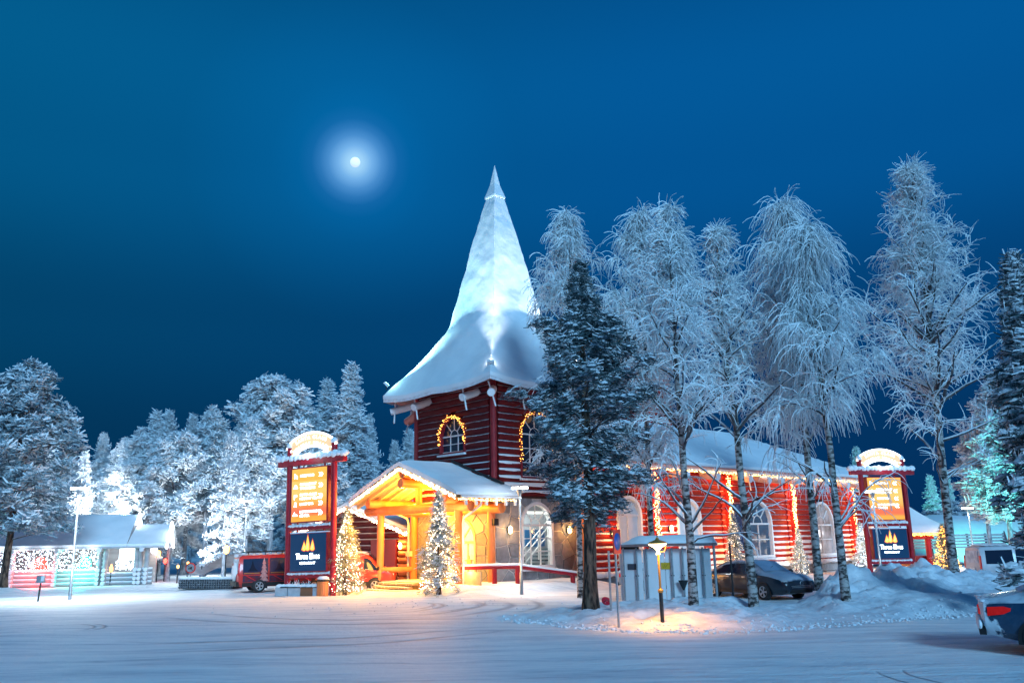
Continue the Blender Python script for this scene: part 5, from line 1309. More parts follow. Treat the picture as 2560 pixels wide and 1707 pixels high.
def wheel(parent, x, y, r, wdt, s, spokes=5, hub=None):
    o = bpy.data.objects.new('wheel', MB().lathe([(r * .62, -wdt / 2), (r * .9, -wdt / 2), (r, -wdt * .32), (r, wdt * .32), (r * .9, wdt / 2), (r * .64, wdt / 2)], 22).mesh('wheel', RUBBER))
    fin(o, parent); o.location = (x, y, r); o.rotation_euler = (PI / 2 * (-s), 0, 0)
    rm_ = MB(); rm_.lathe([(r * .66, wdt * .46), (r * .63, wdt * .50), (r * .56, wdt * .40)], 20)
    rm_.lathe([(r * .16, wdt * .30), (r * .15, wdt * .44), (.005, wdt * .45)], 10)
    for k in range(spokes):
        for da in (-.13, .13) if spokes <= 6 else (0,):
            a = 2 * PI * k / spokes; p = Vector((math.cos(a + da * .4) * r * .14, math.sin(a + da * .4) * r * .14, wdt * .40)); q_ = Vector((math.cos(a + da) * r * .60, math.sin(a + da) * r * .60, wdt * .42)); rm_.bar(p, q_, r * .10, wdt * .1)
    rm_.build('rim', hub or ALLOY, o); 
    MB().lathe([(.005, wdt * .18), (r * .62, wdt * .18)], 18).build('brake_disc', BLACK, o)
def arch_panel(parent, x, s, y, r, M=BLACK):
    mb = MB(); n = 14
    P = [Vector((x + r * math.cos(PI * i / n), y * s, .30 + r * math.sin(PI * i / n))) for i in range(n + 1)] + [Vector((x - r, y * s, .2)), Vector((x + r, y * s, .2))]
    P = [p if i > -1 else p for i, p in enumerate(P)]
    mb.add(P, [tuple(range(len(P)))[::(1 if s < 0 else -1)]]); mb.build('wheel_arch', M, parent)

VAN = [(-2.60, .42, 1.05, 1.60, .84, .70), (-2.56, .34, 1.06, 1.86, .93, .78), (-2.42, .30, 1.07, 1.94, .95, .80), (-1.0, .28, 1.07, 1.97, .955, .81), (.9, .28, 1.07, 1.96, .955, .80), (1.18, .28, 1.07, 1.90, .955, .77),
       (1.62, .28, 1.07, 1.56, .95, .75), (2.02, .28, 1.05, 1.20, .945, .74), (2.10, .28, 1.03, 1.12, .94, .74), (2.45, .28, .92, 1.00, .90, .70), (2.58, .34, .80, .88, .84, .62), (2.62, .40, .62, .70, .80, .60)]
def van(label, loc, yaw, M, livery=None, rack=True, side=-1, snowy_rear=False, group=None, hub=None):
    t = thing('parked_van', label, 'van', loc, yaw, group)
    loft_body('body', VAN, M, t)
    for s in (-1, 1):
        y = .958
        for x in (-1.50, 1.62): arch_panel(t, x, s, .962, .43); wheel(t, x, s * .885, .335, .22, s, 5 if not hub else 10, hub)
        side_window(VAN, [1.02, 1.3, 1.6, 1.88], [1.0, 1.08, 1.2, 1.34], s, GLASS, t, .04, .86)
        if livery is None or s != side:
            for a, b in ((-2.35, -1.02), (-.90, .86)): side_window(VAN, list(np.linspace(a, b, 4)), list(np.linspace(a + .04, b, 4)), s, GLASS, t)
        MB().bar((-2.4, s * .965, .42), (2.2, s * .965, .42), .02, .20).build('sill_strip', BLACK, t)
        MB().bar((-.9, s * .966, .98), (-.1, s * .966, .98), .012, .025).build('door_track', BLACK, t)
        mi = MB(); mi.blob((1.78, s * 1.06, 1.18), (.07, .12, .12), 2, 0, 8, 4, .05); mi.build('mirror', BLACK, t)
        sm_ = MB()
        for x in (-.96, .88, 1.20): sm_.bar((x, s * .962, .48), (x, s * .958, 1.05), .006, .014)
        sm_.build('door_seam', BLACK, t)
        MB().box((.72, s * .967, .96), (.18, .02, .04)).build('handle', BLACK, t)
        MB().box((2.50, s * .66, .80), (.14, .30, .20)).build('headlight', mat('headlight_glass', (.5, .52, .55), None, rough=.15), t)
        MB().box((-2.585, s * .84, 1.20), (.06, .13, .62)).build('tail_light', mat('tail_lens', (.42, .01, .015), None, rough=.2, emit=(1, .02, .02), estr=.10), t)
    cross_window(VAN, 1.22, 2.0, GLASS, t, .93)
    MB().box((-2.60, 0, 1.45), (.04, 1.35, .58)).build('rear_window', mat('snowed_glass', (.30, .36, .45), (.62, .68, .76), 4, .5), t)
    MB().box((-2.62, 0, .45), (.18, 1.8, .24)).build('bumper', BLACK, t); MB().box((2.60, 0, .42), (.14, 1.66, .26)).build('bumper', BLACK, t)
    g = MB()
    for k in range(3): g.box((2.61, 0, .60 + .075 * k), (.05, .9 - .1 * k, .035))
    g.build('grille', BLACK, t)
    MB().box((-2.63, 0, .86), (.02, .52, .12)).build('number_plate', WHITE, t)
    sn = MB()
    for k in range(9): sn.blob((-2.2 + 3.0 * k / 8, 0, 1.99), (.3, .72, .045), k, 0, 10, 4, .1)
    sn.build('roof_snow', SNOW, t)
    if rack:
        r = MB()
        for s in (-1, 1): r.tube([(-2.2, s * .70, 2.10), (.7, s * .70, 2.12)], .03, 6)
        for x in (-2.1, -1.2, -.3, .6): r.bar((x, -.72, 2.1), (x, .72, 2.1), .05, .05); r.bar((x, -.7, 1.95), (x, -.7, 2.1), .04, .04); r.bar((x, .7, 1.95), (x, .7, 2.1), .04, .04)
        r.build('roof_rack', DARKMETAL, t)
    if snowy_rear:
        b = MB(); b.blob((-2.64, .1, 1.05), (.06, .72, .5), 4, 0, 10, 6, .25); b.blob((-2.6, 0, 1.92), (.1, .6, .1), 7, 0, 8, 4, .2); b.build('rear_snow', SNOW, t, kind='stuff')
    if livery:
        s = side; lv = MB()
        # printed night-sky panels over windows and flank
        for a, b in ((-2.38, -1.06), (-.98, .60)):
            n = 5; xs_ = np.linspace(a, b, n)
            lo = [side_pt(VAN, x, .0, s, .014) for x in xs_]; hi = [side_pt(VAN, x, .9, s, .014) for x in xs_]; dn = [Vector((x, s * .968, .55)) for x in xs_]
            lv.add(lo + hi, [((i, i + 1, n + i + 1, n + i) if s < 0 else (i, n + i, n + i + 1, i + 1)) for i in range(n - 1)], 0)
            lv.add(dn + lo, [((i, i + 1, n + i + 1, n + i) if s < 0 else (i, n + i, n + i + 1, i + 1)) for i in range(n - 1)], 1)
            c = a + .50
            lv.add([side_pt(VAN, c + dx, tt, s, .018) for dx, tt in ((-.26, .04), (.30, .04), (.13, .25), (.04, .55), (.0, .82), (-.05, .55), (-.12, .25))], [tuple(range(7))[::(1 if s < 0 else -1)]], 2)
            lv.add([Vector((a + .05, s * .972, .98)), Vector((b - .45, s * .972, .98)), Vector((b - .45, s * .972, 1.02)), Vector((a + .05, s * .972, 1.02))], [(0, 1, 2, 3)[::(1 if s < 0 else -1)]], 4)
            lv.add([Vector((a + .02, s * .973, .93)), Vector((a + .62, s * .973, .62)), Vector((a + .72, s * .973, .60)), Vector((a + .10, s * .973, .96))], [(0, 1, 2, 3)[::(1 if s < 0 else -1)]], 3)
            # pale snowy fir and drift
            for k in range(5):
                w_ = .27 - .045 * k; zb = .58 + .22 * k; base = b - .22
                f = lambda dx, z: (Vector((base + dx, s * .974, z)) if z < 1.06 else side_pt(VAN, base + dx, (z - 1.07) / .76, s, .02))
                lv.add([f(-w_, zb), f(w_, zb), f(0, zb + .34)], [(0, 1, 2)[::(1 if s < 0 else -1)]], 5)
        lv.build('livery_print', [mat('print_night_blue', (.012, .035, .085), None, rough=.12), mat('print_dark_red', (.16, .02, .03), (.03, .04, .08), 5, .25), mat('print_navy', (.006, .012, .03), None, rough=.2), mat('print_red', (.55, .02, .03), None, rough=.3), mat('print_amber', (.55, .22, .05), None), mat('print_pink', (.45, .14, .13), (.60, .30, .27), 9, .4)], t)
    return t
VANRED = mat('van_red_paint', (.50, .03, .022), None, rough=.3, coat=.4, snow=.93)
van('red van with a night sky print, rear end caked in snow', (-12.9, 47.9, -.12), RAD(28), VANRED, True, True, -1, True, 'red printed vans')
van('red van with a printed side and orange lit bonnet behind the golden tree', (-9.0, 45.9, -.12), RAD(2), VANRED, True, False, -1, False, 'red printed vans')
vw = G(2425, 1456, -.25); van('white passenger van parked at the right behind the snowbank', (vw.x + 1.5, 43.3, -.28), RAD(-4), mat('van_grey_white', (.50, .50, .54), (.58, .58, .62), 2, .35, coat=.3), None, False, -1, False, None, ALLOY)

CAR = [(-2.36, .48, .84, .90, .70, .52), (-2.30, .36, .90, .98, .82, .62), (-2.05, .30, .93, 1.03, .88, .66), (-1.75, .24, .94, 1.08, .91, .64), (-1.35, .2, .95, 1.24, .92, .60), (-.9, .2, .95, 1.38, .925, .58), (-.35, .2, .95, 1.45, .925, .57), (.2, .2, .94, 1.46, .925, .57),
       (.55, .2, .94, 1.40, .925, .58), (.95, .2, .93, 1.20, .92, .62), (1.28, .2, .92, 1.02, .92, .70), (1.8, .2, .86, .96, .91, .72), (2.15, .24, .78, .88, .87, .68), (2.34, .30, .68, .78, .80, .60), (2.42, .36, .58, .66, .72, .52)]
def car(label, loc, yaw, M, glassM=None, frontglass=None, sc=1.0, group=None, tail=.0, snow_back=False, hub=None):
    t = thing('parked_car', label, 'car', loc, yaw, group); t.scale = (sc,) * 3
    loft_body('body', CAR, M, t)
    gm = glassM or GLASS
    for s in (-1, 1):
        for x in (-1.42, 1.38): arch_panel(t, x, s, .932, .385); wheel(t, x, s * .85, .325, .22, s, 5, hub)
        side_window(CAR, [-.30, .2, .6, 1.10], [-.28, .1, .36, .60], s, gm, t, .05, .90)
        side_window(CAR, [-1.45, -1.1, -.75, -.38], [-1.02, -.85, -.6, -.36], s, gm, t, .05, .90)
        sm_ = MB()
        for x in (-1.22, -.36, .78): sm_.bar((x, s * .931, .36), (x, s * .918, .95), .006, .012)
        sm_.bar((-1.22, s * .931, .36), (.78, s * .931, .36), .006, .012); sm_.build('door_seam', BLACK, t)
        MB().bar((-1.0, s * .935, .28), (1.0, s * .935, .28), .02, .12).build('sill_strip', BLACK, t)
        mi = MB(); mi.blob((.98, s * 1.0, 1.02), (.08, .12, .08), 2, 0, 8, 4, .05); mi.build('mirror', BLACK, t)
        for x in (-.55, .35): MB().box((x, s * .935, .84), (.2, .025, .035)).build('handle', ALLOY, t)
        hl = MB(); hl.blob((2.20, s * .64, .72), (.17, .20, .075), 3, 0, 10, 5, .03); hl.build('headlight', mat('headlight_glass', (.5, .52, .55), None, rough=.15), t)
        tl = MB(); pts = [(-2.40, .42), (-2.36, .60), (-2.24, .86), (-1.98, .93), (-1.86, .945)]
        lo = [Vector((x, s * y, z)) for (x, y), z in zip(pts, (.70, .70, .70, .74, .80))]; hi = [Vector((x + .01, s * y * .99, z)) for (x, y), z in zip(pts, (.80, .82, .86, .88, .85))]; n = len(pts)
        tl.add(lo + hi, [((i, i + 1, n + i + 1, n + i) if s < 0 else (i, n + i, n + i + 1, i + 1)) for i in range(n - 1)], 0, True)
        tl.build('tail_light', mat('car_tail_lens', (.55, .01, .015), (.30, .0, .01), 8, .12, emit=(1, .03, .02), estr=.25), t)
        MB().box((2.30, s * .58, .40), (.14, .3, .13)).build('fog_light_recess', BLACK, t)
    cross_window(CAR, .58, 1.24, frontglass or gm, t, .93); cross_window(CAR, -1.66, -.95, frontglass or gm, t, .93, 'rear_window')
    g = MB()
    for k in range(4): g.box((2.41 - .012 * k, 0, .50 + .05 * k), (.05, .95 + .05 * k, .018))
    g.build('grille', ALLOY, t); MB().box((2.385, 0, .575), (.05, 1.15, .25)).build('grille_recess', BLACK, t)
    MB().lathe([(.075, .0), (.085, .02), (.065, .03)], 12, T=lambda p: Vector((2.43 + p.z, p.x, .64 + p.y))).build('badge', ALLOY, t)
    MB().box((2.40, 0, .36), (.06, 1.1, .12)).build('air_intake', BLACK, t)
    MB().box((-2.36, 0, .42), (.12, 1.5, .16)).build('bumper', BLACK, t); MB().box((-2.40, 0, .74), (.02, .5, .12)).build('number_plate', WHITE, t)
    wp = MB(); wp.bar((.62 + .6, -.5, 1.07), (.95, .1, 1.24), .02, .02); wp.build('wiper', BLACK, t)
    if snow_back:
        b = MB()
        rr = random.Random(3)
        for k in range(14): b.blob((-2.40 + .02 * rr.random(), -.66 + 1.3 * k / 13, .53 + .03 * math.sin(k * 2.0)), (.05, .16, .10), k, 0, 14, 8, .06)
        for k in range(12): b.blob((-2.32 + .02 * math.sin(k), -.74 + 1.48 * k / 11, .965), (.06, .12, .022), 60 + k, 0, 12, 6, .06)
        b.build('rear_snow', SNOW, t, kind='stuff')
    return t
DARKCAR = mat('dark_car_paint', (.020, .030, .046), None, rough=.25, coat=.6, snow=.70, snow_noise=2.0, snow_col=(.42, .46, .55))
FROSTGLASS = mat('snowed_windscreen', (.20, .30, .44), (.28, .38, .52), 3, .6)
car('dark saloon car dusted with snow, facing the snowbank by the hall', (9.6, 34.8, .0), RAD(-62), DARKCAR, GLASS, FROSTGLASS)
car('pale grey car half hidden behind the white shelter', (7.0, 38.6, .0), RAD(-20), mat('silver_car_paint', (.35, .38, .42), (.42, .45, .5), 2, .35, snow=.6), GLASS, FROSTGLASS)
def caked(M):
    # snow thrown up by the wheels and stuck to the rear end of the body
    t = M.node_tree; b = t.nodes['Principled BSDF']; L = t.links.new
    src = b.inputs['Base Color'].links[0].from_socket
    co = N('ShaderNodeTexCoord', t); sp = N('ShaderNodeSeparateXYZ', t); L(co.outputs['Object'], sp.inputs[0])
    nz = N('ShaderNodeTexNoise', t); nz.inputs['Scale'].default_value = 5.5; nz.inputs['Detail'].default_value = 7; L(co.outputs['Object'], nz.inputs['Vector'])
    a = N('ShaderNodeMapRange', t); a.inputs[1].default_value = -1.80; a.inputs[2].default_value = -2.36; a.inputs[3].default_value = -.42; a.inputs[4].default_value = .34; L(sp.outputs['X'], a.inputs[0])
    z = N('ShaderNodeMapRange', t); z.inputs[1].default_value = .25; z.inputs[2].default_value = .75; z.inputs[3].default_value = .16; z.inputs[4].default_value = -.10; L(sp.outputs['Z'], z.inputs[0])
    s1 = N('ShaderNodeMath', t, operation='ADD'); L(a.outputs[0], s1.inputs[0]); L(nz.outputs[0], s1.inputs[1])
    s2 = N('ShaderNodeMath', t, operation='ADD'); L(s1.outputs[0], s2.inputs[0]); L(z.outputs[0], s2.inputs[1])
    k = N('ShaderNodeMapRange', t); k.inputs[1].default_value = .56; k.inputs[2].default_value = .64; L(s2.outputs[0], k.inputs[0])
    mx = N('ShaderNodeMix', t, data_type='RGBA'); L(k.outputs[0], mx.inputs[0]); L(src, mx.inputs[6]); mx.inputs[7].default_value = (.70, .74, .80, 1); L(mx.outputs[2], b.inputs['Base Color'])
    m2 = N('ShaderNodeMapRange', t); m2.inputs[3].default_value = .25; m2.inputs[4].default_value = .85; L(k.outputs[0], m2.inputs[0]); L(m2.outputs[0], b.inputs['Roughness'])
    m3 = N('ShaderNodeMapRange', t); m3.inputs[3].default_value = .6; m3.inputs[4].default_value = 0; L(k.outputs[0], m3.inputs[0]); L(m3.outputs[0], b.inputs['Coat Weight'])
    bp = N('ShaderNodeBump', t); bp.inputs['Strength'].default_value = .8; bp.inputs['Distance'].default_value = .06; L(s2.outputs[0], bp.inputs['Height']); L(bp.outputs[0], b.inputs['Normal'])
    return M
car('dark blue car with a glowing red tail light at the right edge', (12.45, 18.0, -.02), RAD(-27), caked(mat('blue_car_paint', (.012, .045, .095), None, rough=.22, coat=.6, snow=.80, snow_noise=2.5, snow_col=(.6, .64, .7))), GLASS, FROSTGLASS, 1.09, None, .3, True)

# ------------------------------------------------------------------ street lamps
def street_lamp(label, base, h, spot_e, yaw=0.0, arm=.36, both=True, lean=0.0, r=.06):
    t = thing('street_lamp', label, 'street lamp', base, yaw, 'white street lamps'); t.rotation_euler = (0, lean, yaw)
    MB().tube([(0, 0, -.3), (0, 0, h * .22), (0, 0, h * .221), (0, 0, h)], [r * 1.35, r * 1.35, r, r * .8], 10).build('pole', METAL, t)
    MB().lathe([(r * .9, h - .05), (.16, h + .28)], 10).build('bracket', METAL, t)
    for s in ((-1, 1) if both else (0,)):
        MB().box((s * arm * .55, 0, h + .33), (arm * (1.0 if both else 1.5), .26, .10)).build('lamp_head', LAMPWHITE, t)
    lamp('street_light', 'SPOT', (0, 0, h + .22), spot_e, (.82, .94, 1.0), t, .25, (0, 0, 0), 165, .8)
    lamp('street_halo', 'POINT', (0, -.1, h + .62), spot_e * .10, (.82, .94, 1.0), t, .2)
    return t
q = G(175, 1491, .08); street_lamp('tall white street lamp leaning before the lit hut', (q.x, q.y, .0), PY(205, 1232, q.y).z - .1, 5200, 0, lean=RAD(-.8))
q = G(1304, 1480, .1); street_lamp('white street lamp in front of the flagstone wall', (q.x, q.y, gz(q.x, q.y)), PY(1298, 1216, q.y).z - .4, 1200)
q = PY(607, 1440, 56); street_lamp('white street lamp behind the snow caked red van', (q.x, 56, .2), PY(607, 1258, 56).z - .4, 3500)
q = PY(2205, 1440, 47.5); street_lamp('white street lamp standing in front of the farther lit sign', (q.x, 47.5, -.2), PY(2183, 1234, 47.5).z, 900, 0, lean=RAD(-.2))
q = PY(2437, 1400, 62); street_lamp('white street lamp in front of the teal snow hill', (q.x, 62, -.2), PY(2429, 1274, 62).z, 1500)
q = PY(515, 1400, 70); street_lamp('small distant white street lamp among the dark trunks', (q.x, 70, .5), PY(515, 1350, 70).z - .4, 1500)
q = PY(245, 1300, 68); lamp_ = None

# low orange garden lantern by the kerb
q = G(1657, 1563, .05); gl_ = thing('garden_lantern', 'low orange lantern glowing at the edge of the snowbank', 'lantern', (q.x, q.y, gz(q.x, q.y) - .05)); hL = 1.98
gl_.rotation_euler = (0, RAD(-.6), 0)
GOLDPOLE = mat('brass_pole', (.35, .22, .06), None, rough=.4, metal=.4)
MB().tube([(0, 0, 0), (0, 0, .86)], .055, 10).build('base', DARKMETAL, gl_); MB().lathe([(.06, .84), (.075, .86), (.075, .92), (.03, .95)], 10).build('collar', GOLDPOLE, gl_)
MB().tube([(0, 0, .9), (0, 0, hL - .02)], .032, 8).build('pole', GOLDPOLE, gl_)
MB().lathe([(.06, hL - .1), (.03, hL), (.10, hL + .08), (.24, hL + .16), (.26, hL + .19)], 16).build('lamp_glass', mat('lantern_glow', (1, .9, .7), emit=(1, .74, .36), estr=16), gl_)
MB().lathe([(.28, hL + .19), (.24, hL + .24), (.06, hL + .30), (.03, hL + .36)], 16).build('lamp_cap', GOLDPOLE, gl_)
MB().tube([(0, 0, hL + .34), (.0, 0, hL + .52), (.05, 0, hL + .58), (.10, 0, hL + .52), (.10, 0, hL + .45)], .014, 6).build('finial_hook', DARKMETAL, gl_)
MB().tube([(.02, 0, hL - .05), (.18, 0, hL - .02), (.24, 0, hL + .12)], .012, 5).build('bracket', GOLDPOLE, gl_)
lamp('lantern_light', 'SPOT', (0, -.05, hL + .06), 800, (1, .37, .025), gl_, .12, (0, -.05, 0), 122, .75)
lamp('lantern_light', 'POINT', (.32, -.3, hL + .05), 60, (1, .27, .018), gl_, .12)

# parking sign on two posts, edge on
q = G(1547, 1566, .05); sg = thing('parking_sign', 'red rimmed blue sign seen nearly edge on, on a tall post', 'sign', (q.x, q.y, gz(q.x, q.y)), RAD(62))
MB().tube([(0, 0, -.2), (0, 0, 2.62)], .035, 8).build('post', METAL, sg)
MB().box((0, -.05, 2.30), (.55, .03, .66)).build('sign_plate', mat('sign_red', (.50, .06, .03), None, rough=.4), sg)
MB().lathe([(.24, 0), (.24, .012), (.005, .013)], 20, T=lambda p: Vector((p.x, -.066 - p.z, 2.30 + p.y))).build('sign_disc', mat('sign_blue', (.02, .10, .40), None, rough=.4), sg)
q2 = G(1536, 1548, .1); po = MB().tube([(0, 0, -.2), (0, 0, 1.95)], .035, 8).build('marker_post', METAL); po.location = (q2.x, q2.y + .8, .1); tag(po, 'plain grey post just left of the edge on parking sign', 'post')
q = G(1507, 1527, .1); sh = thing('sledge', 'small red plastic sledge lying in the snow behind the pine trunk', 'sledge', (q.x + .1, q.y, gz(q.x, q.y)), RAD(30))
MB().lathe([(.02, .0), (.22, .03), (.26, .14), (.25, .15), (.2, .05)], 14, T=lambda p: Matrix.Rotation(RAD(48), 3, 'X') @ Vector((p.x * .7, p.y * .6, p.z * .7)) + Vector((0, 0, .12))).build('shell', mat('sledge_red', (.55, .02, .05), None, rough=.35), sh)
MB().tube([(-.1, -.06, .16), (0, -.09, .22), (.1, -.06, .16)], .012, 6).build('handle', BLACK, sh)

# white panelled shelter
c0, c1 = PY(1556, 1500, 33.2), PY(1782, 1505, 32.6)
dx, dy = c1.x - c0.x, -.6; LW = math.hypot(dx, dy)
she = thing('panelled_shelter', 'white panelled shelter with a thick snow roof among the birches', 'shelter', (c0.x, c0.y, .05), math.atan2(dy, dx))
PANEL = mat('white_panel', (.74, .74, .77), (.80, .80, .83), 1.2, .25, spec=.5, coat=.3)
npn = 4
for k in range(npn):
    MB().box((LW * (k + .5) / npn, 0, .98), (LW / npn - .02, .06, 1.9)).build('panel', PANEL, she)
for k in range(2): MB().box((.0 if k == 0 else LW, .8, .98), (.06, 1.55, 1.9)).build('panel', PANEL, she)
for a in (.12, .62, 1.0, 1.95, 2.35, 3.1):
    if a < LW: MB().tube([(a, -.16, -.1), (a, -.16, 1.98)], .035, 8).build('post', METAL, she); MB().box((a, -.16, .95), (.12, .04, .04)).build('clamp', DARKMETAL, she)
MB().box((.35, -.05, 1.98), (.75, .05, .10)).build('vent_slot', BLACK, she)
MB().box((LW / 2 + .15, .5, 2.07), (LW + .3, 1.9, .09)).build('roof', METAL, she)
sn = MB(); gx = np.linspace(-.1, LW + .3, 20); gy = np.linspace(-.66, 1.5, 9)
vs = [(x, y, 2.10 + (.32 + .10 * noise.noise(Vector((x, y, 3)))) * (1 if 0 < j < 8 and 0 < i < 19 else .1) * sstep(-.2, .9, x)) for j, y in enumerate(gy) for i, x in enumerate(gx)]
sn.add(vs, [(j * 20 + i, j * 20 + i + 1, (j + 1) * 20 + i + 1, (j + 1) * 20 + i) for j in range(8) for i in range(19)], 0, True); sn.build('roof_snow', SNOW, she)
MB().box((.42, -.05, 1.28), (.32, .03, .22)).build('notice_plate', mat('notice_dark', (.06, .06, .08), None), she)
MB().box((1.70, -.05, 1.30), (.34, .03, .24)).build('warning_plate', mat('warning_yellow', (.62, .38, .03), None, rough=.4), she)
w1 = MB(); w1.bar((1.62, -.068, 1.24), (1.68, -.068, 1.36), .008, .025, 0, (0, 1, 0)); w1.bar((1.68, -.07, 1.25), (1.80, -.07, 1.37), .008, .025, 0, (0, 1, 0)); w1.build('warning_symbol', BLACK, she)
MB().lathe([(.03, .42), (.19, .78), (.18, .78), (.02, .44)], 4, T=lambda p: Vector((2.32 + p.x, -.24 + p.y * .5, p.z)), smooth=False).build('ash_bucket', DARKMETAL, she)
q = PY(1755, 1500, 33.6); po = MB().tube([(0, 0, -.2), (0, 0, 2.0)], .05, 8).build('marker_post', METAL); po.location = (q.x + .55, 33.4, .1); tag(po, 'grey post at the right end of the white shelter beside a birch', 'post')
q = PY(1832, 1470, 31.8); po = MB().tube([(0, 0, -.2), (0, 0, 2.05)], .035, 8).build('marker_post', DARKMETAL); po.location = (q.x, 31.8, .1); tag(po, 'thin dark post standing before the rear door of the saloon', 'post')

# ------------------------------------------------------------------ lit hut at the left
HANG = RAD(13); HO = PY(414, 1420, 57.5); HDX, HDY = math.cos(HANG), math.sin(HANG)
HMX = Matrix.Translation((HO.x, HO.y, -.1)) @ Matrix.Rotation(HANG, 4, 'Z')
hut = thing('log_hut', 'long low grey log hut with curtains of white bulbs under a snowy roof', 'hut', (HO.x, HO.y, -.1), HANG)
GLOG = mat('grey_log', (.28, .28, .30), (.42, .42, .44), 3, .7, .02, stretch=(.25, 1, 1), snow=.35)
def X(px):
    k = ray(px, 1420); k = k[0] / k[1]          # where the sight line meets the front wall
    return (k * HO.y - HO.x) / (HDX - k * HDY)
def HW(a, y, z): return HMX @ Vector((a, y, z + .1))
T = frame_right(0.0)
def hut_rail(a, b, n, z0=.15, M=GLOG):
    for k in range(n): add_log(hut, T(a, 0, z0 + .27 * k), T(b, 0, z0 + .27 * k), .14, M, M, rnd)
a0, a1, a2, a3, a4, a5, a6 = X(-60), X(32), X(136), X(142), X(243), X(268), X(345)
hut_rail(a0, a1, 4); hut_rail(a1, a2, 4); hut_rail(a3, a4, 4); hut_rail(a5, a6 - .2, 3); hut_rail(X(352), X(382), 4)
for px in (31, 139, 247, 262, 340, 350, 366): 
    MB().tube([(X(px), -.08, 0), (X(px), -.08, 2.55)], .15, 9).build('post', GLOG, hut)
    for k in range(4): add_log(hut, T(X(px), -.25, .15 + .27 * k), T(X(px), .35, .15 + .27 * k), .13, GLOG, FROST_LOG, rnd).name = 'cross_log'
for k in range(8): add_log(hut, T(X(247), -.1, .3 + .27 * k), T(X(264), -.1, .3 + .27 * k), .12, GLOG, FROST_LOG, rnd).name = 'cross_log'
MB().prism([(a0, 0), (X(366), 0), (X(366), 2.5), (a0, 2.5)], frame_right(3.4), -.2, 0).build('rear_wall', GLOG, hut)
HUTW = mat('hut_white_glow', (.85, .88, .92), emit=(.75, .88, 1), estr=1.1)
MB().prism([(X(276), 1.55), (X(338), 1.55), (X(338), 2.42), (X(276), 2.42)], frame_right(2.2), -.06, 0).build('lit_panel', HUTW, hut)
MB().box((X(306), .6, .75), (X(338) - X(276), .5, .1)).build('counter', GLOG, hut)
xa, xm, xe = a0 - .3, X(318), X(414)
def hut_roof(x0, x1, ridge, nm):
    sn = MB(); gx = np.linspace(x0, x1, 40); gy = np.linspace(0, 1, 12); rows = []
    for j in gy: rows.append([Vector((x, -.75 + 2.9 * j, 2.62 + (ridge - 2.62) * j ** .93 + .06 * noise.noise(Vector((x * .5, j * 4, 1))))) for x in gx])
    vs = [p for r in rows for p in r]; sn.add(vs, [(j * 40 + i, j * 40 + i + 1, (j + 1) * 40 + i + 1, (j + 1) * 40 + i) for j in range(11) for i in range(39)], 0, True)
    for ed in (rows[0],): sn.add(ed + [p - Vector((0, 0, .24)) for p in ed], [(i, 40 + i, 40 + i + 1, i + 1) for i in range(39)], 0, True)
    bk = [Vector((p.x, 4.2, 2.5)) for p in rows[-1]]; sn.add(rows[-1] + bk, [(i, i + 1, 40 + i + 1, 40 + i) for i in range(39)], 0, True)
    en = [r[-1] for r in rows]; sn.build(nm, SNOW_ROOF, hut); MB().add([p - Vector((.03, 0, 0)) for p in en] + [bk[-1], Vector((x1, -.75, 2.4))], [tuple(range(14))]).build('gable_wall', GLOG, hut)
hut_roof(xa, xm, 4.62, 'roof_snow'); hut_roof(xm + .02, xe, 3.92, 'roof_snow')
MB().box(((xa + xe) / 2, 1.6, 2.36), (xe - xa, 4.3, .06)).build('ceiling', WHITE, hut)
MB().box(((xa + xe) / 2, -.72, 2.42), (xe - xa, .06, .10)).build('fascia', FROST_LOG, hut)
for px in (37, 147, 252, 357): add_log(hut, T(X(px), -.3, 2.3), T(X(px), .95, 2.25), .15, GLOG, FROST_LOG, rnd).name = 'rafter'
def gable_neon(label, x, ridge, lo, y0, y1):
    mb = MB(); yc = (y0 + y1) / 2; mb.tube([(x, y0, lo), (x, yc, ridge)], .07, 6); mb.tube([(x, yc, ridge), (x, y1, lo)], .07, 6)
    o = mb.build('gable_light', mat('gable_neon', (1, 1, 1), emit=(.80, .92, 1), estr=9, sample=False)); o.matrix_world = HMX; tag(o, label, 'light bar')
gable_neon('bright white light bars on the lower front gable of the hut', xe + .1, 4.0, 2.3, -.85, 1.9); gable_neon('bright white light bars on the upper rear gable of the hut', xm + .1, 4.7, 3.9, 1.3, 2.9)
def curtain(label, p0, p1, z0, z1, n, seed, y=-.35):
    rd = random.Random(seed); mb = MB(); xA, xB = X(p0), X(p1); ns = int((xB - xA) / .16)
    for k in range(ns):
        a = xA + (xB - xA) * k / ns; L = z1 - (z1 - z0) * rd.uniform(.75, 1.05); mb.tube([(a, y, z1), (a + .02, y, L)], .006, 3, 1, False)
    for k in range(n):
        mb.octa((rd.uniform(xA, xB), y + rd.uniform(-.05, .05), rd.uniform(z0, z1)), rd.uniform(.016, .030))
    o = mb.build('light_curtain', [COOLBULB, DARKMETAL]); o.matrix_world = HMX; tag(o, label, 'light curtain', 'light curtains of the hut')
curtain('curtain of white bulbs over the red lit logs of the hut', 22, 138, 1.0, 2.35, 400, 1); curtain('curtain of white bulbs over the teal lit logs of the hut', 140, 246, 1.0, 2.35, 380, 2); curtain('short curtain of white bulbs behind the open counter of the hut', 272, 338, .9, 1.6, 330, 3, 1.9)
curtain('curtain of white bulbs on the hut behind the left edge pine', -60, 20, 1.0, 2.35, 300, 4)
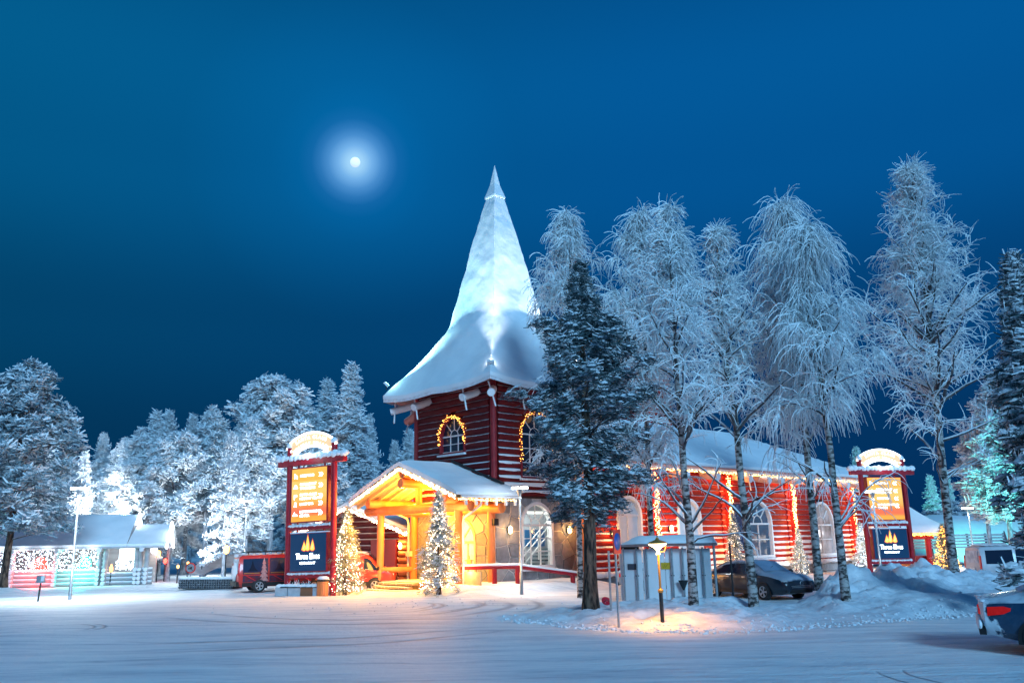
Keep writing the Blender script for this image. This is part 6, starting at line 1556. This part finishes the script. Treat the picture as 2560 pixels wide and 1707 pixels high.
def bell(label, px, col, E, energy):
    t = thing('light_figure', label, 'light figure', HW(X(px), .45, -.1), HANG)
    MB().lathe([(.55, .75), (.42, 1.15), (.34, 1.6), (.20, 1.85), (.02, 1.92)], 14).build('shade', E, t)
    lamp('figure_light', 'POINT', (0, -.95, 1.0), energy, col, t, .3)
bell('red glowing bell shaped figure behind the hut light curtain', 94, (1, .05, .04), mat('red_figure', (.6, .02, .02), emit=(1, .07, .04), estr=2.2), 260); bell('teal glowing bell shaped figure behind the hut light curtain', 207, (.03, 1, .75), mat('teal_figure', (.02, .5, .4), emit=(.05, 1, .75), estr=1.6), 220)
for px in (10, 60, 120, 180, 235): lamp('hut_glow', 'POINT', HW(X(px), -.9, 2.1), 26, (.80, .92, 1), None, .3)
for px in (285, 325): lamp('hut_inner_glow', 'POINT', HW(X(px), 1.2, 2.1), 70, (.82, .94, 1), None, .3)
fl = thing('fire_torch', 'orange flame lamp standing at the open counter of the hut', 'torch', HW(X(279), -.1, .75))
MB().lathe([(.02, .5), (.10, .28), (.12, .12), (.05, 0)], 9).build('flame', mat('flame', (1, .4, .1), emit=(1, .32, .07), estr=6), fl); MB().tube([(0, 0, -.8), (0, 0, .02)], .04, 6).build('stand', DARKMETAL, fl)

# things round the hut
q = G(95, 1497, .1); bx_ = thing('meter_post', 'small grey electric box on a short leaning post at the left', 'post box', (q.x, q.y, gz(q.x, q.y)))
MB().tube([(0, 0, -.1), (.05, 0, .85)], .04, 8).build('post', DARKMETAL, bx_); MB().box((.06, -.05, 1.0), (.34, .2, .36)).build('box', METAL, bx_); MB().box((.2, -.16, 1.03), (.14, .03, .24)).build('cover', WHITE, bx_)
ga0, ga1 = PY(446, 1462, 50.5), PY(584, 1450, 49.5)
gab = thing('gabion_wall', 'low dark wall of wire baskets filled with stones beside the red van', 'gabion wall', (ga0.x, 50.5, -.1), math.atan2(-1.0, ga1.x - ga0.x)); GL = math.hypot(ga1.x - ga0.x, 1)
MB().box((GL / 2, .5, .27), (GL, .9, .52)).build('core', BLACK, gab)
gs = MB(); rg_ = random.Random(5)
for k in range(int(GL / .14)):
    for j in range(4): gs.blob((k * .14 + rg_.uniform(0, .06), .03, .1 + .125 * j), (.075, .05, .06), k * 9 + j, 0, 5, 3, .35)
gs.build('stone', mat('gabion_stone', (.03, .05, .07), (.10, .12, .15), 5, .7, snow=.75), gab, kind='stuff')
wr = MB()
for k in range(int(GL / .16) + 1): wr.bar((k * .16, -.03, .02), (k * .16, -.03, .56), .012, .012)
for j in range(5): wr.bar((0, -.03, .03 + .13 * j), (GL, -.03, .03 + .13 * j), .012, .012)
wr.build('wire_mesh', METAL, gab, kind='stuff')
sn = MB()
for k in range(26): sn.blob((GL * (k + .5) / 26, .5, .58), (GL / 36, .5, .10), k, 0, 9, 4, .2)
sn.build('snow_cap', SNOW, gab)
q = PY(477, 1419, 53); rs = thing('round_sign', 'round red bordered prohibition sign on a post above the stone basket wall', 'sign', (q.x, 53, .3))
MB().tube([(0, 0, -.3), (0, 0, q.z - .3)], .035, 6).build('post', METAL, rs); zc_ = q.z - .3
MB().lathe([(.32, 0), (.32, .03), (.25, .04)], 20, T=lambda p: Vector((p.x, -.04 - p.z, zc_ + p.y))).build('rim', mat('sign_rim_red', (.55, .04, .03), None), rs)
MB().lathe([(.26, 0), (.005, .001)], 20, T=lambda p: Vector((p.x, -.07 - p.z, zc_ + p.y))).build('face', mat('sign_face_grey', (.22, .24, .27), None), rs)
sy = MB(); sy.bar((-.18, -.08, zc_ + .16), (.18, -.08, zc_ - .16), .01, .05, 0, (0, 1, 0)); sy.box((-.02, -.075, zc_ - .04), (.24, .01, .07)); sy.box((.05, -.075, zc_ + .03), (.10, .01, .09)); sy.build('symbol', BLACK, rs)
def torch_lamp(label, px, py, Y, E, r=.13, col=(1, .45, .1), e=2.5, base_py=1430):
    q = PY(px, py, Y); b = PY(px, base_py, Y); t = thing('lantern', label, 'lantern', (q.x, Y, 0), 0, 'small coloured lanterns in the wood')
    MB().tube([(0, 0, -.1), (0, 0, q.z - r)], .04, 6).build('post', DARKMETAL, t); MB().lathe([(.04, q.z - r * 1.5), (r, q.z - r), (r * 1.15, q.z + r), (.03, q.z + r * 1.7)], 8).build('lamp_glass', E, t)
    lamp('lantern_light', 'POINT', (0, -.4, q.z), e, col, t, .15)
OL = mat('orange_lantern', (1, .5, .1), emit=(1, .42, .08), estr=9)
torch_lamp('orange lantern on a post left of the snow caked red van', 566, 1374, 54, OL, .16)
torch_lamp('orange lantern on a pole just right of the lit hut', 396, 1384, 60, OL, .14, (1, .45, .1), 5); torch_lamp('left red lantern low beside the lit hut', 383, 1402, 61, CRIMSON_LIGHT, .12, (1, .08, .05), 12); torch_lamp('right red lantern low beside the lit hut', 413, 1402, 61.5, CRIMSON_LIGHT, .12, (1, .08, .05), 12)
torch_lamp('tiny yellow lantern by the dark trunks, lower one', 445, 1416, 58, OL, .07, (1, .6, .2), 4); torch_lamp('tiny yellow lantern by the dark trunks, upper one', 470, 1408, 60, OL, .07, (1, .6, .2), 4)
fe = thing('pole_fence', 'rustic fence of slanted poles in the snow under the pines', 'fence', (0, 0, 0))
for k in range(44):
    a = PY(488 + k * 2.7, 1420, 63); z0 = .3 + .4 * sstep(520, 560, 488 + k * 2.7)
    MB().bar((a.x - .35, 63, z0), (a.x + .35, 63, z0 + .95), .05, .05).build('pole', GLOG, fe)
a, b = PY(488, 1420, 63), PY(607, 1420, 63)
for z in (.7, 1.1): MB().bar((a.x, 63.05, z), (b.x, 63.05, z + .3), .05, .06).build('rail', GLOG, fe)

# ------------------------------------------------------------------ right end: pavilion, fence
q = PY(2302, 1325, 60); ez = q.z; pv = thing('log_pavilion', 'open red pavilion with a snowy pyramid roof right of the far sign', 'pavilion', (PY(2270, 1400, 62).x, 62, -.3))
P0 = lambda px: PY(px, 1400, 60).x - pv.location.x
sn = MB(); hw_ = P0(2374)
zt = PY(2255, 1255, 62).z + .3
for k in range(4):
    c, s_ = math.cos(k * PI / 2), math.sin(k * PI / 2); rows = []
    for i in range(9):
        f = i / 8; h = .1 + hw_ * f; z = zt - (zt - ez - .5) * (f ** .85) 
        rows.append([Vector((c * h * u + s_ * h, s_ * h * u - c * h, z + .04 * noise.noise(Vector((h * u, f, k))))) for u in np.linspace(-1, 1, 9)])
    rows.append([Vector((p.x * .99, p.y * .99, ez + .12)) for p in rows[-1]]); vs = [p for r in rows for p in r]
    sn.add(vs, [(i * 9 + j, (i + 1) * 9 + j, (i + 1) * 9 + j + 1, i * 9 + j + 1) for i in range(9) for j in range(8)], 0, True)
sn.build('roof_snow', SNOW_ROOF, pv)
MB().box((0, 0, ez + .08), (hw_ * 1.96, hw_ * 1.96, .08)).build('ceiling', CEIL, pv)
for px, M_ in ((2291, STAIN), (2338, RED_SIGN)): MB().tube([(P0(px), -hw_ + .7, 0), (P0(px), -hw_ + .7, ez)], .2, 10).build('post', M_, pv)
MB().bar((P0(2240), -hw_ + .7, ez - .15), (P0(2352), -hw_ + .7, ez - .15), .3, .3).build('tie_beam', RED_SIGN, pv)
MB().box((P0(2292), -hw_ + 1.1, .75), (2.9, .1, .6)).build('bench_back', RED_TRIM, pv); MB().box((P0(2292), -hw_ + .8, .45), (2.9, .5, .12)).build('bench_seat', STAIN, pv); MB().box((P0(2300), -hw_ + .6, .08), (4.0, 1.2, .2)).build('floor', STAIN, pv)
string_light('warm string light along the eave of the red pavilion', [[(pv.location.x + x, 62 - hw_ - .05, ez - .25) for x in np.linspace(-hw_, hw_, 30)]], 200, ORANGEBULB, .045, .03, .08, 33)
lamp('pavilion_light', 'POINT', (0, -hw_ + 2.2, ez - .4), 60, (1, .5, .12), pv, .2)
bf = thing('board_fence', 'grey horizontal board fence below the teal snow hill', 'fence', (0, 0, 0)); a, b = PY(2285, 1370, 66), PY(2515, 1370, 66)
for k in range(5): MB().box(((a.x + b.x) / 2, 66, 1.2 + .22 * k), (b.x - a.x, .06, .15)).build('board', METAL, bf)
for k in range(6): MB().box((a.x + (b.x - a.x) * k / 5, 66.08, 1.0), (.14, .1, 2.4)).build('post', DARKMETAL, bf)
# teal light thrown on hill and pines
fl_ = floodlight('teal floodlight on the snow in front of the teal hill', (38.5, 69.0, .6), (41, 80, 3), 7000, (.10, 1.0, .80), 110, TEALE)
floodlight('teal floodlight at the foot of the teal lit pine', (31.6, 51.5, 1.2), (33.0, 58, 6.5), 4200, (.12, .95, .85), 80, TEALE)
for label, loc, aim, e in (('white floodlight at the foot of the white glowing spruce', PY(604, 1395, 56.5), PY(604, 1190, 60), 3600), ('white floodlight behind the lit hut aimed into the trees', PY(230, 1290, 60), PY(235, 1190, 65), 4500), ('white floodlight in the snow under the wide frosted pine', PY(505, 1410, 58), PY(545, 1150, 66), 3200), ('added white floodlight on the ground behind the right end of the hut', PY(400, 1395, 60), PY(385, 1170, 64), 3000), ('added white floodlight behind the middle of the hut roof', PY(310, 1300, 61), PY(305, 1150, 70), 3800), ('added white floodlight hidden behind the near sign posts', PY(760, 1400, 60), PY(735, 1150, 68), 2600)):
    floodlight(label, loc, aim, e, (.85, .95, 1), 95, LAMPWHITE)  # the last three floods are added to brighten the left forest
